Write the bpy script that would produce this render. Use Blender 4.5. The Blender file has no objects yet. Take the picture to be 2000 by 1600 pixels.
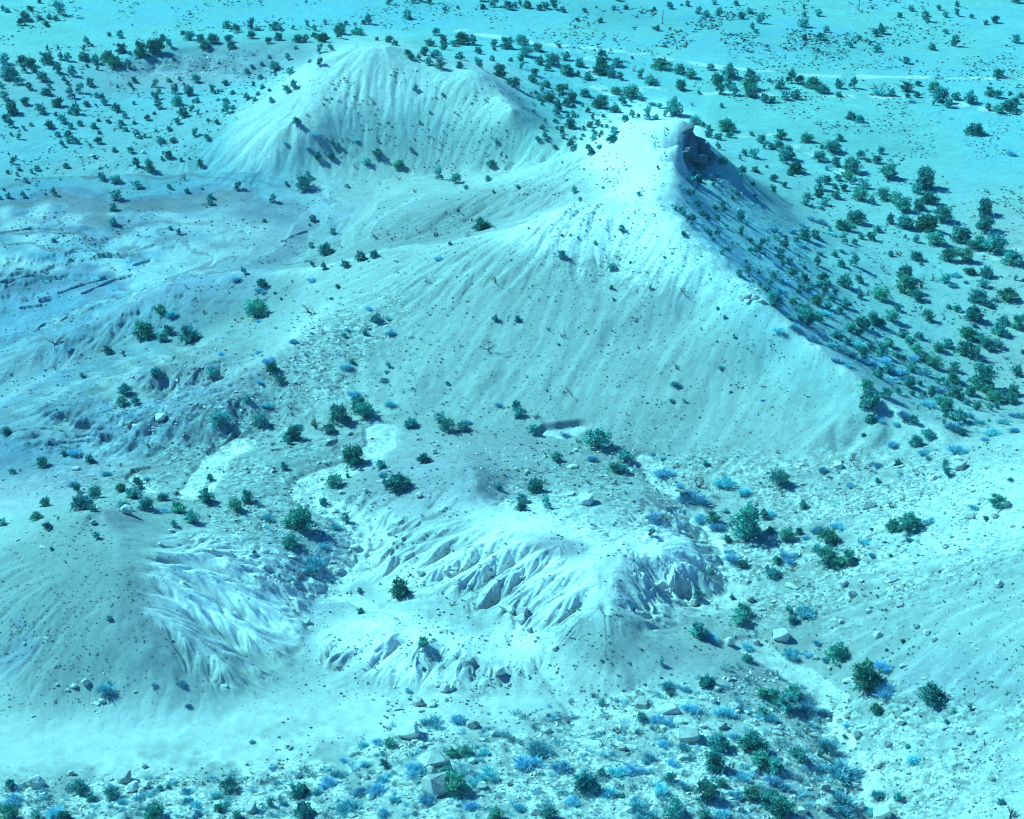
import bpy, math, random
import numpy as np
from mathutils import Vector, Matrix, Euler

# ------------------------------------------------------------------ camera, light, sky, exposure
scene = bpy.context.scene
HC = 150.0                      # camera height above the plain, metres
PITCH = math.radians(26.0)
FPX = 1000.0 / math.tan(math.radians(16.0))     # focal length in photo pixels (2000 wide)
cam_d = bpy.data.cameras.new('camera'); cam = bpy.data.objects.new('camera', cam_d)
scene.collection.objects.link(cam); scene.camera = cam
cam.location = (0, 0, HC); cam.rotation_euler = (math.pi/2 - PITCH, 0, 0)
cam_d.sensor_fit = 'HORIZONTAL'; cam_d.sensor_width = 36.0; cam_d.angle = math.radians(32.0)
cam_d.clip_start = 1.0; cam_d.clip_end = 20000.0

SUN_EL = math.radians(44.0)
SUN_AZ = (-math.cos(math.radians(25)), math.sin(math.radians(25)))     # where the sun stands (x, y)
world = bpy.data.worlds.new("World"); scene.world = world; world.use_nodes = True
nt = world.node_tree
for n in list(nt.nodes): nt.nodes.remove(n)
sky = nt.nodes.new('ShaderNodeTexSky'); sky.sky_type = 'NISHITA'; sky.sun_disc = False
sky.sun_elevation = SUN_EL; sky.sun_rotation = math.atan2(SUN_AZ[0], SUN_AZ[1])
mixn = nt.nodes.new('ShaderNodeMixRGB'); mixn.blend_type = 'MULTIPLY'; mixn.inputs[0].default_value = 1.0
mixn.inputs[2].default_value = (0.04, 0.47, 0.98, 1)
bg = nt.nodes.new('ShaderNodeBackground'); bg.inputs['Strength'].default_value = 0.115
wo = nt.nodes.new('ShaderNodeOutputWorld')
nt.links.new(sky.outputs[0], mixn.inputs[1]); nt.links.new(mixn.outputs[0], bg.inputs['Color'])
nt.links.new(bg.outputs[0], wo.inputs['Surface'])
sun_d = bpy.data.lights.new('sun', 'SUN'); sun = bpy.data.objects.new('sun', sun_d)
scene.collection.objects.link(sun)
sun_d.energy = 4.6; sun_d.angle = math.radians(0.5); sun_d.color = (0.27, 0.945, 0.965)
sdir = Vector((SUN_AZ[0]*math.cos(SUN_EL), SUN_AZ[1]*math.cos(SUN_EL), math.sin(SUN_EL)))
sun.rotation_euler = sdir.to_track_quat('Z', 'Y').to_euler()
vs = scene.view_settings
vs.view_transform = 'Standard'; vs.look = 'None'; vs.exposure = 0.63; vs.gamma = 1.0; vs.use_curve_mapping = False

# ------------------------------------------------------------------ small helpers
rng = np.random.default_rng(7)
SP, CP = math.sin(PITCH), math.cos(PITCH)
def ray(px, py):
    u = (np.asarray(px, float) - 1000.0) / FPX; v = (800.0 - np.asarray(py, float)) / FPX
    return u, CP + v*SP, -SP + v*CP
def world_at(px, py, z):
    dx, dy, dz = ray(px, py); t = (z - HC) / dz
    return dx*t, dy*t
def project(x, y, z):
    dep = y*CP - (z - HC)*SP
    v = (y*SP + (z - HC)*CP) / dep
    return 1000.0 + FPX*x/dep, 800.0 - FPX*v, dep
def smooth(a, b, x):
    t = np.clip((x - a) / (b - a), 0, 1); return t*t*(3 - 2*t)
def inpoly(px, py, P):
    P = np.array(P, float); ins = np.zeros(len(px), bool); j = len(P)-1
    for i in range(len(P)):
        c = ((P[i, 1] > py) != (P[j, 1] > py)) & (px < (P[j, 0]-P[i, 0])*(py-P[i, 1])/(P[j, 1]-P[i, 1]+1e-9)+P[i, 0]); ins ^= c; j = i
    return ins
def hash2(ix, iy, seed):
    h = (ix.astype(np.int64)*374761393 + iy.astype(np.int64)*668265263 + seed*1442695041) & 0xffffffff
    h = ((h ^ (h >> 13)) * 1274126177) & 0xffffffff
    h = ((h ^ (h >> 16)) * 2246822519) & 0xffffffff
    return ((h ^ (h >> 15)) & 0xffffff).astype(np.float32) / float(0xffffff)
def vnoise(x, y, seed):
    ix = np.floor(x); iy = np.floor(y); fx = (x - ix).astype(np.float32); fy = (y - iy).astype(np.float32)
    fx = fx*fx*fx*(fx*(fx*6 - 15) + 10); fy = fy*fy*fy*(fy*(fy*6 - 15) + 10)
    a = hash2(ix, iy, seed); b = hash2(ix+1, iy, seed); c = hash2(ix, iy+1, seed); d = hash2(ix+1, iy+1, seed)
    return (a + (b-a)*fx + (c-a)*fy + (a-b-c+d)*fx*fy)*2 - 1
def fbm(x, y, scale, octs, seed, gain=0.5):
    out = 0; amp = 1.0; f = 1.0/scale; ca, sa = math.cos(0.6), math.sin(0.6)
    X, Y = x, y
    for o in range(octs):
        out = out + amp*vnoise(X*f, Y*f, seed + o*17); amp *= gain; f *= 2.03
        X, Y = X*ca - Y*sa, X*sa + Y*ca
    return out

# ------------------------------------------------------------------ the lie of the land: lines and spots of known height
# every line is a ridge, foot or channel: photo column, photo row, height in metres above the plain
LINES = [
 # far plain and its surroundings
 [(-300,0,0),(400,0,0),(1000,0,0),(1600,0,0),(2300,0,0)],
 [(-300,70,0),(100,70,0),(500,50,0)], [(1000,60,0),(1500,100,0),(2300,100,0)],
 [(1500,200,0),(1750,230,0),(2300,230,0)], [(1650,330,0),(2000,350,0),(2300,360,0)],
 # wooded slope right of the main ridge
 [(1450,250,0),(1480,320,1.5),(1530,390,3),(1590,470,3.5),(1650,560,3),(1740,650,1),(1840,730,-.8),(1960,790,-1.5),(2300,880,0)], [(1560,300,0),(1650,400,.2),(1740,520,.3),(1850,640,-1)],
 [(1750,420,0),(1850,550,-1),(2000,600,-1.5),(2300,640,-1.5)],
 # left middle ground, sloping to the low badlands
 [(-300,130,-.5),(0,125,-.5),(250,125,-.5)], [(-300,260,-4),(0,260,-4),(250,230,-3.5),(430,190,-2)],
 [(-300,380,-7),(0,380,-8),(200,360,-8),(400,330,-7)], [(-300,520,-13),(0,500,-12),(200,480,-11.5),(420,450,-10.5),(600,430,-9)],
 [(-300,640,-18),(0,650,-17),(130,610,-15),(300,550,-13),(480,500,-11)],
 # scarp rim left of the far hill
 [(250,112,1.0),(400,92,1.5),(520,85,2),(600,95,3)], [(300,140,-2.5),(420,145,-2.5),(520,150,-1.5)],
 # far hill: crest, foot
 [(430,250,0),(480,222,3),(560,180,8),(620,130,14),(690,92,18.5),(720,90,19),(755,95,19.2),(790,120,16.2),(850,147,13.2),(885,148,13.4),(925,135,15.6),(945,146,14.4),(965,175,11.5),(1000,215,10),(1060,265,5),(1110,300,2.5)],
 [(420,290,-3),(500,330,-5),(600,350,-6.5),(700,345,-6),(850,335,-5),(1000,330,-3),(1080,330,-1)],
 [(575,240,5),(600,270,2),(650,310,-3)], [(540,260,3),(480,300,-2.5)],
 [(1010,180,5),(1090,260,.5)],
 [(820,90,0),(1000,110,1),(1080,160,.5),(1150,230,.5)], [(700,60,0),(900,80,0)],
 # tent-shaped peak and the ridge that joins it to the main crest
 [(1230,236,28),(1290,236,29.5),(1335,243,30),(1328,285,29),(1324,320,28),(1318,355,27.5),(1300,385,27.5),(1288,402,28)],
 [(1230,236,28),(1192,268,25),(1160,302,21),(1110,325,17),(1060,347,12.5),(1000,362,9),(940,378,6.5),(870,400,4),(790,424,1)],
 [(1150,270,4),(1130,296,2.5),(1050,325,0),(950,340,-3),(850,352,-4.5),(700,395,-7),(560,450,-9.5)],
 [(1342,243,29.3),(1360,262,26.8),(1378,285,24.6),(1392,303,22.4),(1402,316,20.8)],
 [(1333,322,21.6),(1350,328,20.4),(1375,332,19.6),(1398,326,19.8)], [(1335,365,21.5),(1360,360,18)],
 [(1430,322,13),(1470,350,5)],
 # bowl behind the main crest
 [(1180,394,21),(1110,402,16.5),(1000,441,8),(930,459,5),(870,471,2.5),(800,479,.2),(750,485,-1.5),(700,500,-4),(640,518,-7.5),(560,528,-8)], [(1000,420,7),(900,445,2.5)],
 # main crest, left arm
 [(1288,402,28),(1200,402,26.5),(1110,408,25.5),(1050,430,22),(1000,450,19),(930,468,16),(870,480,13),(750,492,8.5),(700,508,6),(640,527,3.5),(560,536,1.5),(480,535,0),(400,548,-1.5),(330,562,-2),(240,600,-4),(150,642,-6.5),(70,685,-9),(0,718,-11),(-200,800,-18)],
 # main crest, right arm
 [(1288,402,28),(1320,445,26.3),(1360,480,24),(1400,510,22.3),(1450,560,19.3),(1490,595,17.3),(1540,640,14.5),(1600,690,12),(1660,735,9.8),(1700,765,8.5),(1770,815,7),(1830,850,6),(1870,868,6)],
 [(1390,430,18.5),(1450,500,15),(1530,580,10.5),(1620,660,7.5),(1720,735,4.5),(1800,785,3)], [(1430,410,13.5),(1500,480,10.5),(1570,560,7.5)],
 # main face
 [(1200,520,17),(1100,540,15.5),(1000,560,12.5),(900,580,9.5)], [(1350,620,12),(1200,650,9),(1050,670,6.5),(900,690,4.5),(760,700,3)],
 [(1500,720,8),(1350,760,5),(1200,770,3.5)], [(1600,800,5.5),(1500,830,3.5)],
 # second spur of the left arm
 [(640,600,4.2),(560,680,4),(480,720,3.4),(400,712,1.8),(300,725,-1),(200,742,-3.2),(130,770,-5.5)],
 [(300,645,-5.5),(210,685,-8.5),(110,722,-11),(0,770,-12.5)], [(570,585,-.3),(480,618,-3),(390,650,-5)],
 [(470,785,2),(400,800,1.2),(300,812,-.6),(230,830,-3),(100,800,-5.5),(0,830,-7.5)], [(330,770,-3.5),(430,745,-1)],
 # foot of it all
 [(-200,930,-8),(0,905,-7.5),(100,880,-7),(200,865,-5.5),(300,890,-4),(420,862,-2.5),(520,825,-.5),(600,815,0),(700,815,0),(850,825,.3),(950,840,.5),(1050,850,.7),(1180,860,.8),(1260,890,.5),(1340,930,.3),(1440,935,.8),(1540,910,2),(1640,880,3.2),(1740,870,4.5)],
 # hillside on the right
 [(1870,868,6),(1930,860,8),(2000,852,10.5),(2200,840,15)], [(1700,950,3),(1850,960,7),(2000,970,12),(2250,970,20)],
 [(1600,1010,1.6),(1750,1080,4.5),(1900,1100,9.5),(2000,1110,13),(2250,1100,21)], [(1640,1180,1.5),(1750,1220,4),(1900,1230,8.5),(2000,1240,12),(2250,1250,20)],
 [(1700,1290,.8),(1800,1320,2.5),(1900,1340,4.5),(2000,1350,7.5),(2250,1350,15)], [(1740,1400,0),(1850,1420,2.2),(2000,1450,5),(2250,1450,10)],
 [(1740,1500,-1.6),(1850,1530,.5),(2000,1570,3.5),(2200,1650,8)],
 # right-hand wash
 [(1265,890,.4),(1300,950,0),(1335,1010,-.4),(1370,1060,-.8),(1410,1110,-1.1),(1400,1150,-1.3),(1440,1210,-1.6),(1490,1260,-2),(1560,1300,-2.3),(1610,1350,-2.5),(1625,1400,-2.8),(1650,1460,-3.1),(1680,1510,-3.4),(1700,1600,-3.8),(1720,1750,-4)],
 # rilled knob in the middle
 [(935,1000,3),(1000,1005,3.6),(1060,1030,4.6),(1100,1058,5.2),(1150,1080,4.5),(1215,1095,4.9)],
 [(1215,1095,4.9),(1200,1150,4.6),(1190,1210,3.9),(1182,1260,2.5),(1185,1300,1.2),(1230,1330,.2)],
 [(1215,1095,4.9),(1290,1085,3.8),(1345,1075,2)], [(1060,1000,4.1),(1150,990,3.7),(1240,965,3.4),(1290,1000,2.4)], [(1250,1120,3.9),(1280,1135,2.6),(1320,1125,1.8),(1360,1120,.6)], [(1225,1180,3.2),(1250,1160,2.8)],
 [(1180,1035,3.4),(1240,1050,3.2),(1300,1035,1.8)],
 [(935,1000,3.5),(930,950,3.6),(920,912,3.4)], [(975,985,1.5),(988,955,.9),(965,910,1)],
 [(760,1060,.5),(820,1110,0),(850,1160,-.2),(930,1200,-.4),(1010,1250,-.6),(1060,1300,-.8),(1100,1350,-1.2),(1120,1400,-1.6)],
 [(1280,1158,-.7),(1330,1168,-1),(1390,1162,-1.2)], [(1250,1190,1.4),(1280,1230,.6),(1320,1260,.4),(1400,1300,.3)],
 [(1250,1350,-.6),(1350,1330,0),(1440,1310,.2)],
 # middle wash
 [(745,835,.2),(735,880,0),(690,912,-.2),(620,932,-.4),(597,960,-.6),(620,985,-.7),(680,1005,-.9),(728,1040,-1.2),(735,1068,-1.4),(700,1095,-1.6),(650,1120,-1.9),(632,1150,-2.1),(700,1165,-2),(760,1190,-2)],
 [(640,1180,-2),(610,1240,-2.4),(640,1300,-2.6),(650,1370,-2.8)],
 [(480,860,-1.2),(430,890,-1.8),(400,950,-2),(300,920,-3.6),(180,925,-5)],
 [(780,960,1.4),(850,990,1.6),(770,1010,.8)], [(700,950,.9),(760,930,1)], [(1000,900,1.2),(1100,930,1.4),(1200,950,1.4)],
 [(540,900,.2),(500,960,.3),(560,1000,.5),(600,1040,.9),(660,1080,0)], [(520,1100,1.2),(580,1130,0),(600,1160,-1.6)],
 [(-200,960,-8),(0,960,-5),(100,950,-3.5),(220,950,-2),(330,960,-1)],
 # smooth hill on the left
 [(-200,1130,1),(0,1062,3.6),(70,1035,5.2),(140,1012,6.6),(200,1005,7.4),(225,1060,7.6),(232,1120,7.2),(232,1180,6),(250,1230,4.4),(290,1280,2.4),(340,1320,.2)],
 [(280,1030,5.2),(340,1045,2.4)], [(0,1150,3),(80,1160,5)],[(0,1280,-.5),(100,1270,1.6)], [(-200,1330,-3),(0,1385,-2.2),(100,1375,-1.8),(200,1345,-1),(280,1335,-.4)],
 [(300,1070,5.8),(370,1085,4.2),(440,1100,2.8),(520,1115,1.2)], [(290,1160,5.2),(350,1172,3.8),(440,1182,1.8),(520,1190,0),(580,1200,-1.7)], [(300,1225,3.8),(360,1245,2.2),(450,1268,-.2),(560,1290,-2.2)],
  [(400,1340,-1),(520,1335,-2.3)],
 # low rilled mound
 [(690,1240,-1),(760,1225,.6),(830,1240,1.2),(900,1260,.6),(960,1300,-.3)], [(700,1320,-1.8),(830,1330,-1.3)], [(940,1235,0),(1010,1240,.4),(1040,1290,-.2)],
 # pale pan
 [(-200,1450,-3),(0,1440,-3),(200,1430,-3),(420,1410,-3),(640,1410,-2.9),(800,1370,-2.5),(950,1360,-2),(1080,1400,-1.7)],
 [(-200,1500,-3),(0,1500,-3),(300,1500,-3),(550,1500,-2.8),(700,1450,-2.6)],
 # boulder bank in the foreground
 [(800,1400,-1.4),(800,1440,-.6),(860,1500,.5),(950,1540,1.6)], [(1100,1425,-.8),(1200,1400,0),(1280,1370,.4),(1380,1340,.3),(1480,1330,-.6)],
 [(1130,1470,.8),(1350,1460,1.2),(1500,1420,.2)], [(-200,1590,-1.4),(100,1575,-1.6),(300,1560,-1.6),(500,1560,-1),(680,1540,-.4)],
 [(-200,1700,.5),(300,1700,1),(700,1680,2),(1000,1640,3.4),(1300,1620,3.5),(1500,1600,1.6),(1620,1580,-2)], [(-200,2000,3),(1000,2000,5),(2200,2000,6)],
 [(1300,1540,2.6),(1450,1510,1.8),(1560,1470,-.6)],
]
def build_base():
    P = []
    for L in LINES: L[:] = [(a, b, c - .09*c*float(smooth(8, 26, c)) if a > 600 else c) for a, b, c in L]
    for L in LINES:
        pts = [(*world_at(a, b, z), z) for a, b, z in L]
        for (x0, y0, z0), (x1, y1, z1) in zip(pts[:-1], pts[1:]):
            n = max(1, int(math.hypot(x1-x0, y1-y0) / 7.0))
            for k in range(n):
                t = k/n; P.append((x0+(x1-x0)*t, y0+(y1-y0)*t, z0+(z1-z0)*t))
        P.append(pts[-1])
    for a in range(-420, 421, 70): P.append((a*1.2, 900, 0)); P.append((a*1.6, 1100, 0)); 
    for b in range(500, 900, 80): P.append((-330, b, 0)); P.append((330, b, 0))
    for b in range(150, 500, 60): P.append((-300, b, -6)); P.append((300, b, 2))
    for a in range(-200, 201, 50): P.append((a, 90, 6))
    P = np.array(P)
    key = np.round(P[:, :2]/1.2).astype(int); _, idx = np.unique(key, axis=0, return_index=True)
    P = P[np.sort(idx)]
    n = len(P); BETA = 0.93
    D = np.hypot(P[:, None, 0]-P[None, :, 0], P[:, None, 1]-P[None, :, 1])**(BETA)*100**(1-BETA)
    A = np.zeros((n+3, n+3)); A[:n, :n] = -D + np.eye(n)*-0.12
    A[:n, n] = 1; A[:n, n+1] = P[:, 0]/300; A[:n, n+2] = P[:, 1]/300; A[n:, :n] = A[:n, n:].T
    w = np.linalg.solve(A, np.r_[P[:, 2], 0, 0, 0])
    gx = np.arange(-400, 401, 2.0); gy = np.arange(80, 961, 2.0)
    G = np.zeros((len(gy), len(gx)), np.float32)
    X = gx[None, :]
    for j in range(0, len(gy)):
        d = np.hypot(gx[:, None]-P[None, :, 0], gy[j]-P[None, :, 1])**BETA*100**(1-BETA)
        G[j] = -(d @ w[:n]) + w[n] + w[n+1]*gx/300 + w[n+2]*gy[j]/300
    return gx, gy, G
GX, GY, BASE = build_base()
def sample_base(x, y):
    fx = np.clip((x-GX[0])/2.0, 1, len(GX)-3.001); fy = np.clip((y-GY[0])/2.0, 1, len(GY)-3.001)
    ix = fx.astype(int); iy = fy.astype(int); tx = (fx-ix).astype(np.float32); ty = (fy-iy).astype(np.float32)
    def cw(t): return (-.5*t+t*t-.5*t**3, 1-2.5*t*t+1.5*t**3, .5*t+2*t*t-1.5*t**3, -.5*t*t+.5*t**3)
    wx, wy = cw(tx), cw(ty); out = 0
    for j in range(4):
        for i in range(4):
            out = out + wy[j]*wx[i]*BASE[iy+j-1, ix+i-1]
    edge = smooth(300, 400, np.abs(x)) + smooth(800, 940, y) + 1-smooth(85, 130, y)
    return out*(1-np.clip(edge, 0, 1))

# ------------------------------------------------------------------ one ground sheet, finer where it is seen
uu = np.concatenate([np.linspace(-12, -.9, 14), np.linspace(-.8, -.36, 24), np.linspace(-.345, .345, 1250), np.linspace(.36, .8, 24), np.linspace(.9, 12, 14)])
r1 = np.linspace(205, 700, 1500)
tt = np.linspace(0, 1, 1500)
yy = 185*(690/185.)**(tt)                      # rows packed towards the camera
yy = np.interp(tt, np.linspace(0, 1, 1500), yy)
yrows = np.concatenate([[2, 30, 70, 110, 140, 160, 172, 180], yy, [700, 712, 726, 745, 770, 800, 850, 920, 1050, 1300, 1800, 2800, 5000, 12000]])
U, Y = np.meshgrid(uu, yrows); 
X = U*np.maximum(Y, 60)
X = X.astype(np.float64)
shp = X.shape
x = X.ravel(); y = Y.ravel()
z0 = sample_base(x, y)
zz = z0.reshape(shp)
dyr = np.gradient(yrows)[:, None]
def grads(Z):
    gxu = np.gradient(Z, axis=1)/np.maximum(np.gradient(X, axis=1), 1e-6)
    gyr = np.gradient(Z, axis=0)/dyr
    # along a column x changes with y as well
    gyy = gyr - gxu*U*(Y > 60)
    return gxu, gyy
bgx, bgy = grads(zz)
bgx = bgx.ravel(); bgy = bgy.ravel()
PX, PY, DEP = project(x, y, z0)
inner = (DEP > 50) & (PX > -400) & (PX < 2400) & (PY > -200) & (PY < 2000)

def ell(cx, cy, rx, ry, rot=0, soft=.45):
    c, s = math.cos(math.radians(rot)), math.sin(math.radians(rot))
    a = ((PX-cx)*c + (PY-cy)*s)/rx; b = (-(PX-cx)*s + (PY-cy)*c)/ry
    return (1-smooth(1-soft, 1+soft, np.sqrt(a*a+b*b)))*inner

slope = np.hypot(bgx, bgy)
warp = fbm(x, y, 30, 3, 5)
# --- broken ground
z = z0 + fbm(x, y, 26, 3, 11)*.55*smooth(.02, .2, slope) + fbm(x, y, 7, 4, 23)*.13*(.35+smooth(.02, .15, slope))

def polydist(L, reach=14):
    pts = []
    for a, b in L:
        zz_ = 0.0
        xx, yy_ = world_at(a, b, 0.0)
        for _ in range(4):
            zz_ = float(sample_base(np.array([xx]), np.array([yy_]))[0]); xx, yy_ = world_at(a, b, zz_)
        pts.append((float(xx), float(yy_)))
    best = np.full(len(x), 1e9)
    xs = np.array(pts)
    box = (x > xs[:, 0].min()-reach) & (x < xs[:, 0].max()+reach) & (y > xs[:, 1].min()-reach) & (y < xs[:, 1].max()+reach)
    idx = np.where(box)[0]; bx, by = x[idx], y[idx]; bb = np.full(len(idx), 1e9)
    for (x0, y0), (x1, y1) in zip(pts[:-1], pts[1:]):
        vx, vy = x1-x0, y1-y0; t = np.clip(((bx-x0)*vx+(by-y0)*vy)/(vx*vx+vy*vy+1e-9), 0, 1)
        bb = np.minimum(bb, np.hypot(bx-x0-t*vx, by-y0-t*vy))
    best[idx] = bb
    return best
CREST = [[(480,222),(560,180),(620,130),(690,92),(755,92),(850,134),(925,133),(1000,215)],
 [(1230,236),(1290,236),(1335,243),(1324,320),(1318,355),(1288,402)],[(1230,236),(1192,268),(1110,325),(1000,362),(870,400),(780,432)],
 [(1288,402),(1200,402),(1110,408),(1000,450),(930,468),(870,480),(750,492),(640,527),(560,536),(480,535),(330,562),(150,642),(0,718)],
 [(1288,402),(1360,480),(1450,560),(1540,640),(1660,735),(1770,815),(1870,868)],
 [(640,600),(560,680),(480,720),(400,700),(300,720),(200,740),(130,770)],[(575,240),(600,270),(650,310)],
 [(0,1062),(70,1035),(140,1012),(200,1005),(225,1060),(232,1120),(232,1180),(245,1230),(290,1280)],
 [(935,1000),(1000,1005),(1060,1030),(1100,1058),(1150,1080),(1215,1095),(1195,1150),(1188,1210),(1180,1260)],[(1215,1095),(1290,1085),(1340,1070)],[(935,1000),(930,950),(920,912)]]
crest_d = np.full(len(x), 1e9)
for L in CREST[:-4]: crest_d = np.minimum(crest_d, polydist(L, reach=16))
crest_s = np.full(len(x), 1e9)
for L in CREST[-4:]: crest_s = np.minimum(crest_s, polydist(L))
cd_ = crest_d + .6*fbm(x, y, 4, 3, 77)
z = z + 0.6*np.exp(-np.sqrt(np.clip(cd_, 0, 99)**2+.6)/3.5) + .35*np.exp(-np.sqrt(np.clip(crest_s, 0, 99)**2+2)/2.5)
crest_f = smooth(.3, 6, crest_d)*smooth(.5, 6.5, crest_s)

def rills(amp, size, k, octs, seed, branch=1.0, gain=.42, sharp=.6):
    """water-cut rills that run down the slope, splitting as they go"""
    idx = np.where(amp > 0.01)[0]
    X_, Y_ = x[idx], y[idx]; gx_, gy_ = bgx[idx].copy(), bgy[idx].copy()
    h = np.zeros(len(idx)); a = 1.0; s = size
    X_ = X_ + 1.2*fbm(X_, Y_, size*1.7, 2, seed+91)
    for o in range(octs):
        n = np.hypot(gx_, gy_)+1e-5; sx, sy = -gy_/n, gx_/n
        cx, cy = np.floor(X_/s), np.floor(Y_/s)
        num = np.zeros(len(idx)); den = np.zeros(len(idx)); dn = np.zeros(len(idx))
        for i in (-1, 0, 1):
            for j in (-1, 0, 1):
                qx = cx+i; qy = cy+j
                px = qx + hash2(qx, qy, seed+o*7); py = qy + hash2(qx, qy, seed+o*7+3)
                vx = X_/s-px; vy = Y_/s-py
                w = np.exp(-2.6*(vx*vx+vy*vy)); ph = (vx*sx+vy*sy)*2*math.pi*k
                num += w*np.cos(ph); dn += -w*np.sin(ph); den += w
        c = num/den; d = dn/den
        # rounded ribs between narrow channels
        rib = 1-np.abs(c)**sharp if False else c
        h += a*(np.sqrt(np.clip((c+1)/2, 0, 1))*2-1.3)
        gx_ += branch*n*d*sx*a*1.3; gy_ += branch*n*d*sy*a*1.3
        a *= gain; s *= .52
    out = np.zeros(len(x)); out[idx] = h*amp[idx]
    return out
sl = smooth(.06, .32, slope)
RZ = [ # mask, metres deep, cell size, stripes, octaves, seed, branching
 (np.maximum.reduce([ell(1030,1115,320,110,8), ell(1330,1090,110,80,20), ell(900,1050,160,60)]), 1.5, 17.0, 3.2, 4, 101, .7),
 (np.maximum(ell(460,1180,170,120,8), ell(540,1300,130,50)), 2.1, 15, 2.6, 4, 131, .8),
 (ell(830,1275,190,60,8), .7, 11, 2.6, 3, 151, .9),
 (ell(1000,1260,80,40,20), .3, 3.5, 1.0, 3, 152, 1.0),
 (ell(850,235,230,105,10), .15, 8, 2.6, 3, 171, .3), (ell(640,250,90,90,0), .28, 8, 1.6, 3, 175, .5),
 (ell(700,150,110,80,8), .3, 9, 1.4, 2, 173, .35),
 (ell(480,300,160,60,-20), .35, 9, 1.5, 3, 172, .5),
 (ell(1060,700,560,200,10), .10, 16, 3.0, 2, 191, .2),
 (np.maximum(ell(1200,490,260,75,14), ell(900,530,200,50,-8)), .34, 9, 2.0, 3, 211, .4),
 (ell(900,720,260,110,-20), .26, 17, 1.5, 2, 214, .3),
 (ell(760,780,280,70,0), .45, 12, 1.3, 3, 213, .6),
 (ell(260,790,300,110,-12), .95, 9, 1.3, 4, 231, .8),
 (ell(20,1220,110,130,0), .45, 7, 1.2, 3, 251, .6),
 (ell(1650,870,130,50,-25), 1.0, 12, 1.0, 2, 271, .6),
 (ell(1850,1180,330,300,0), .10, 10, 1.8, 2, 291, .3),
 (ell(60,600,330,130,-15), .9, 7, 1.2, 4, 311, 1.0),
 (ell(800,980,190,60,5), .32, 4.5, 1.0, 3, 331, .8),
 (ell(1060,330,90,30,-10), .6, 5, 1.2, 3, 351, .8),
 (ell(1050,330,250,60,-12), .2, 8, 2.0, 2, 352, .3),
 (ell(420,130,180,45,-8), .6, 10, 1.0, 3, 371, .8),
 (ell(930,440,330,60,-18), .4, 9, 1.5, 3, 391, .5),
 (ell(560,960,60,50), .3, 3.5, 1.0, 2, 393, .8),
]
rill_h = np.zeros(len(x))
for m_, a_, s_, k_, o_, sd_, br_ in RZ:
    rill_h += rills(m_*a_*sl*(.12+.88*crest_f), s_, k_, o_, sd_, br_)
z = z + rill_h
# --- striations too fine to be gullies
z = z + rills((sl*.05*inner), 4, 1.5, 2, 401)

# --- ledges: rock bands that stick out of the low left badlands, the tent's cliff and the bluff on the left
def terrace(mask, step, hard):
    global z
    q = (z + .6*warp)/step; f = q-np.floor(q)
    t = (np.floor(q) + smooth(.5-hard, .5+hard, f))*step - .6*warp
    z = z*(1-mask) + t*mask
terrace(.45*ell(160,540,420,110,-10), 1.1, .16)
terrace(.45*ell(560,450,220,60,-5), 1.1, .16)
terrace(.5*ell(110,850,200,35,-8), 2.0, .14)

# --- washes: flat sandy floors with low cut banks
WASH = [  # line, half width, cut
 ([(745,838),(742,868),(718,892),(690,908),(650,922),(618,936),(600,952),(604,972),(630,988),(672,1004),(705,1022),(730,1042),(740,1060),(722,1084),(690,1104),(660,1120),(640,1140),(632,1158)], 2.7, .3),
 ([(632,1158),(690,1165),(720,1180),(760,1195),(800,1210)], .9, .3),
 ([(470,868),(440,876),(420,896),(405,930),(375,965)], 2.8, .28),
 ([(1262,890),(1285,930),(1310,965)], 1.5, .3),
 ([(1340,1015),(1362,1050),(1392,1090),(1405,1115),(1395,1140),(1350,1155),(1290,1160)], 2.0, .35),
 ([(1290,1160),(1330,1180),(1400,1175),(1440,1150)], 2.2, .3),
 ([(1470,1262),(1510,1290),(1560,1318),(1600,1345),(1622,1368),(1630,1400),(1632,1430),(1655,1470),(1680,1500),(1690,1540),(1672,1580),(1690,1640)], 2.2, .3),
 ([(1070,1250),(1058,1290),(1080,1330),(1120,1370),(1128,1400)], 1.0, .2),
 ([(1070,836),(1130,828),(1100,842)], 1.0, 1.1),
 ([(265,925),(285,945),(300,960)], .9, .7),
]
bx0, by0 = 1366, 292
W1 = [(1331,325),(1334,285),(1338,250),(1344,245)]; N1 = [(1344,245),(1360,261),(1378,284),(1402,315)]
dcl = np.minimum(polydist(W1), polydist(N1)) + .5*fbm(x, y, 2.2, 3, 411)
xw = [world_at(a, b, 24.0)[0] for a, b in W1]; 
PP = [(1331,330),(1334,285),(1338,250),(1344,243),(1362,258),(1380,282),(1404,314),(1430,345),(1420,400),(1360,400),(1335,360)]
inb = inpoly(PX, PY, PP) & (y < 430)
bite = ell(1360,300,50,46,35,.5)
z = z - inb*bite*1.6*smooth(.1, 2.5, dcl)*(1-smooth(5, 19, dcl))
wash_m = np.zeros(len(x))
for L, hw, cut in WASH:
    d = polydist(L) + .5*fbm(x, y, 5, 2, 47)*(1)
    m = 1-smooth(hw, hw+1.1, d)
    z = z - m*cut - (1-smooth(hw, hw+5, d))*cut*.25
    wash_m = np.maximum(wash_m, 1-smooth(hw-.1, hw+.3, d))
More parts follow.
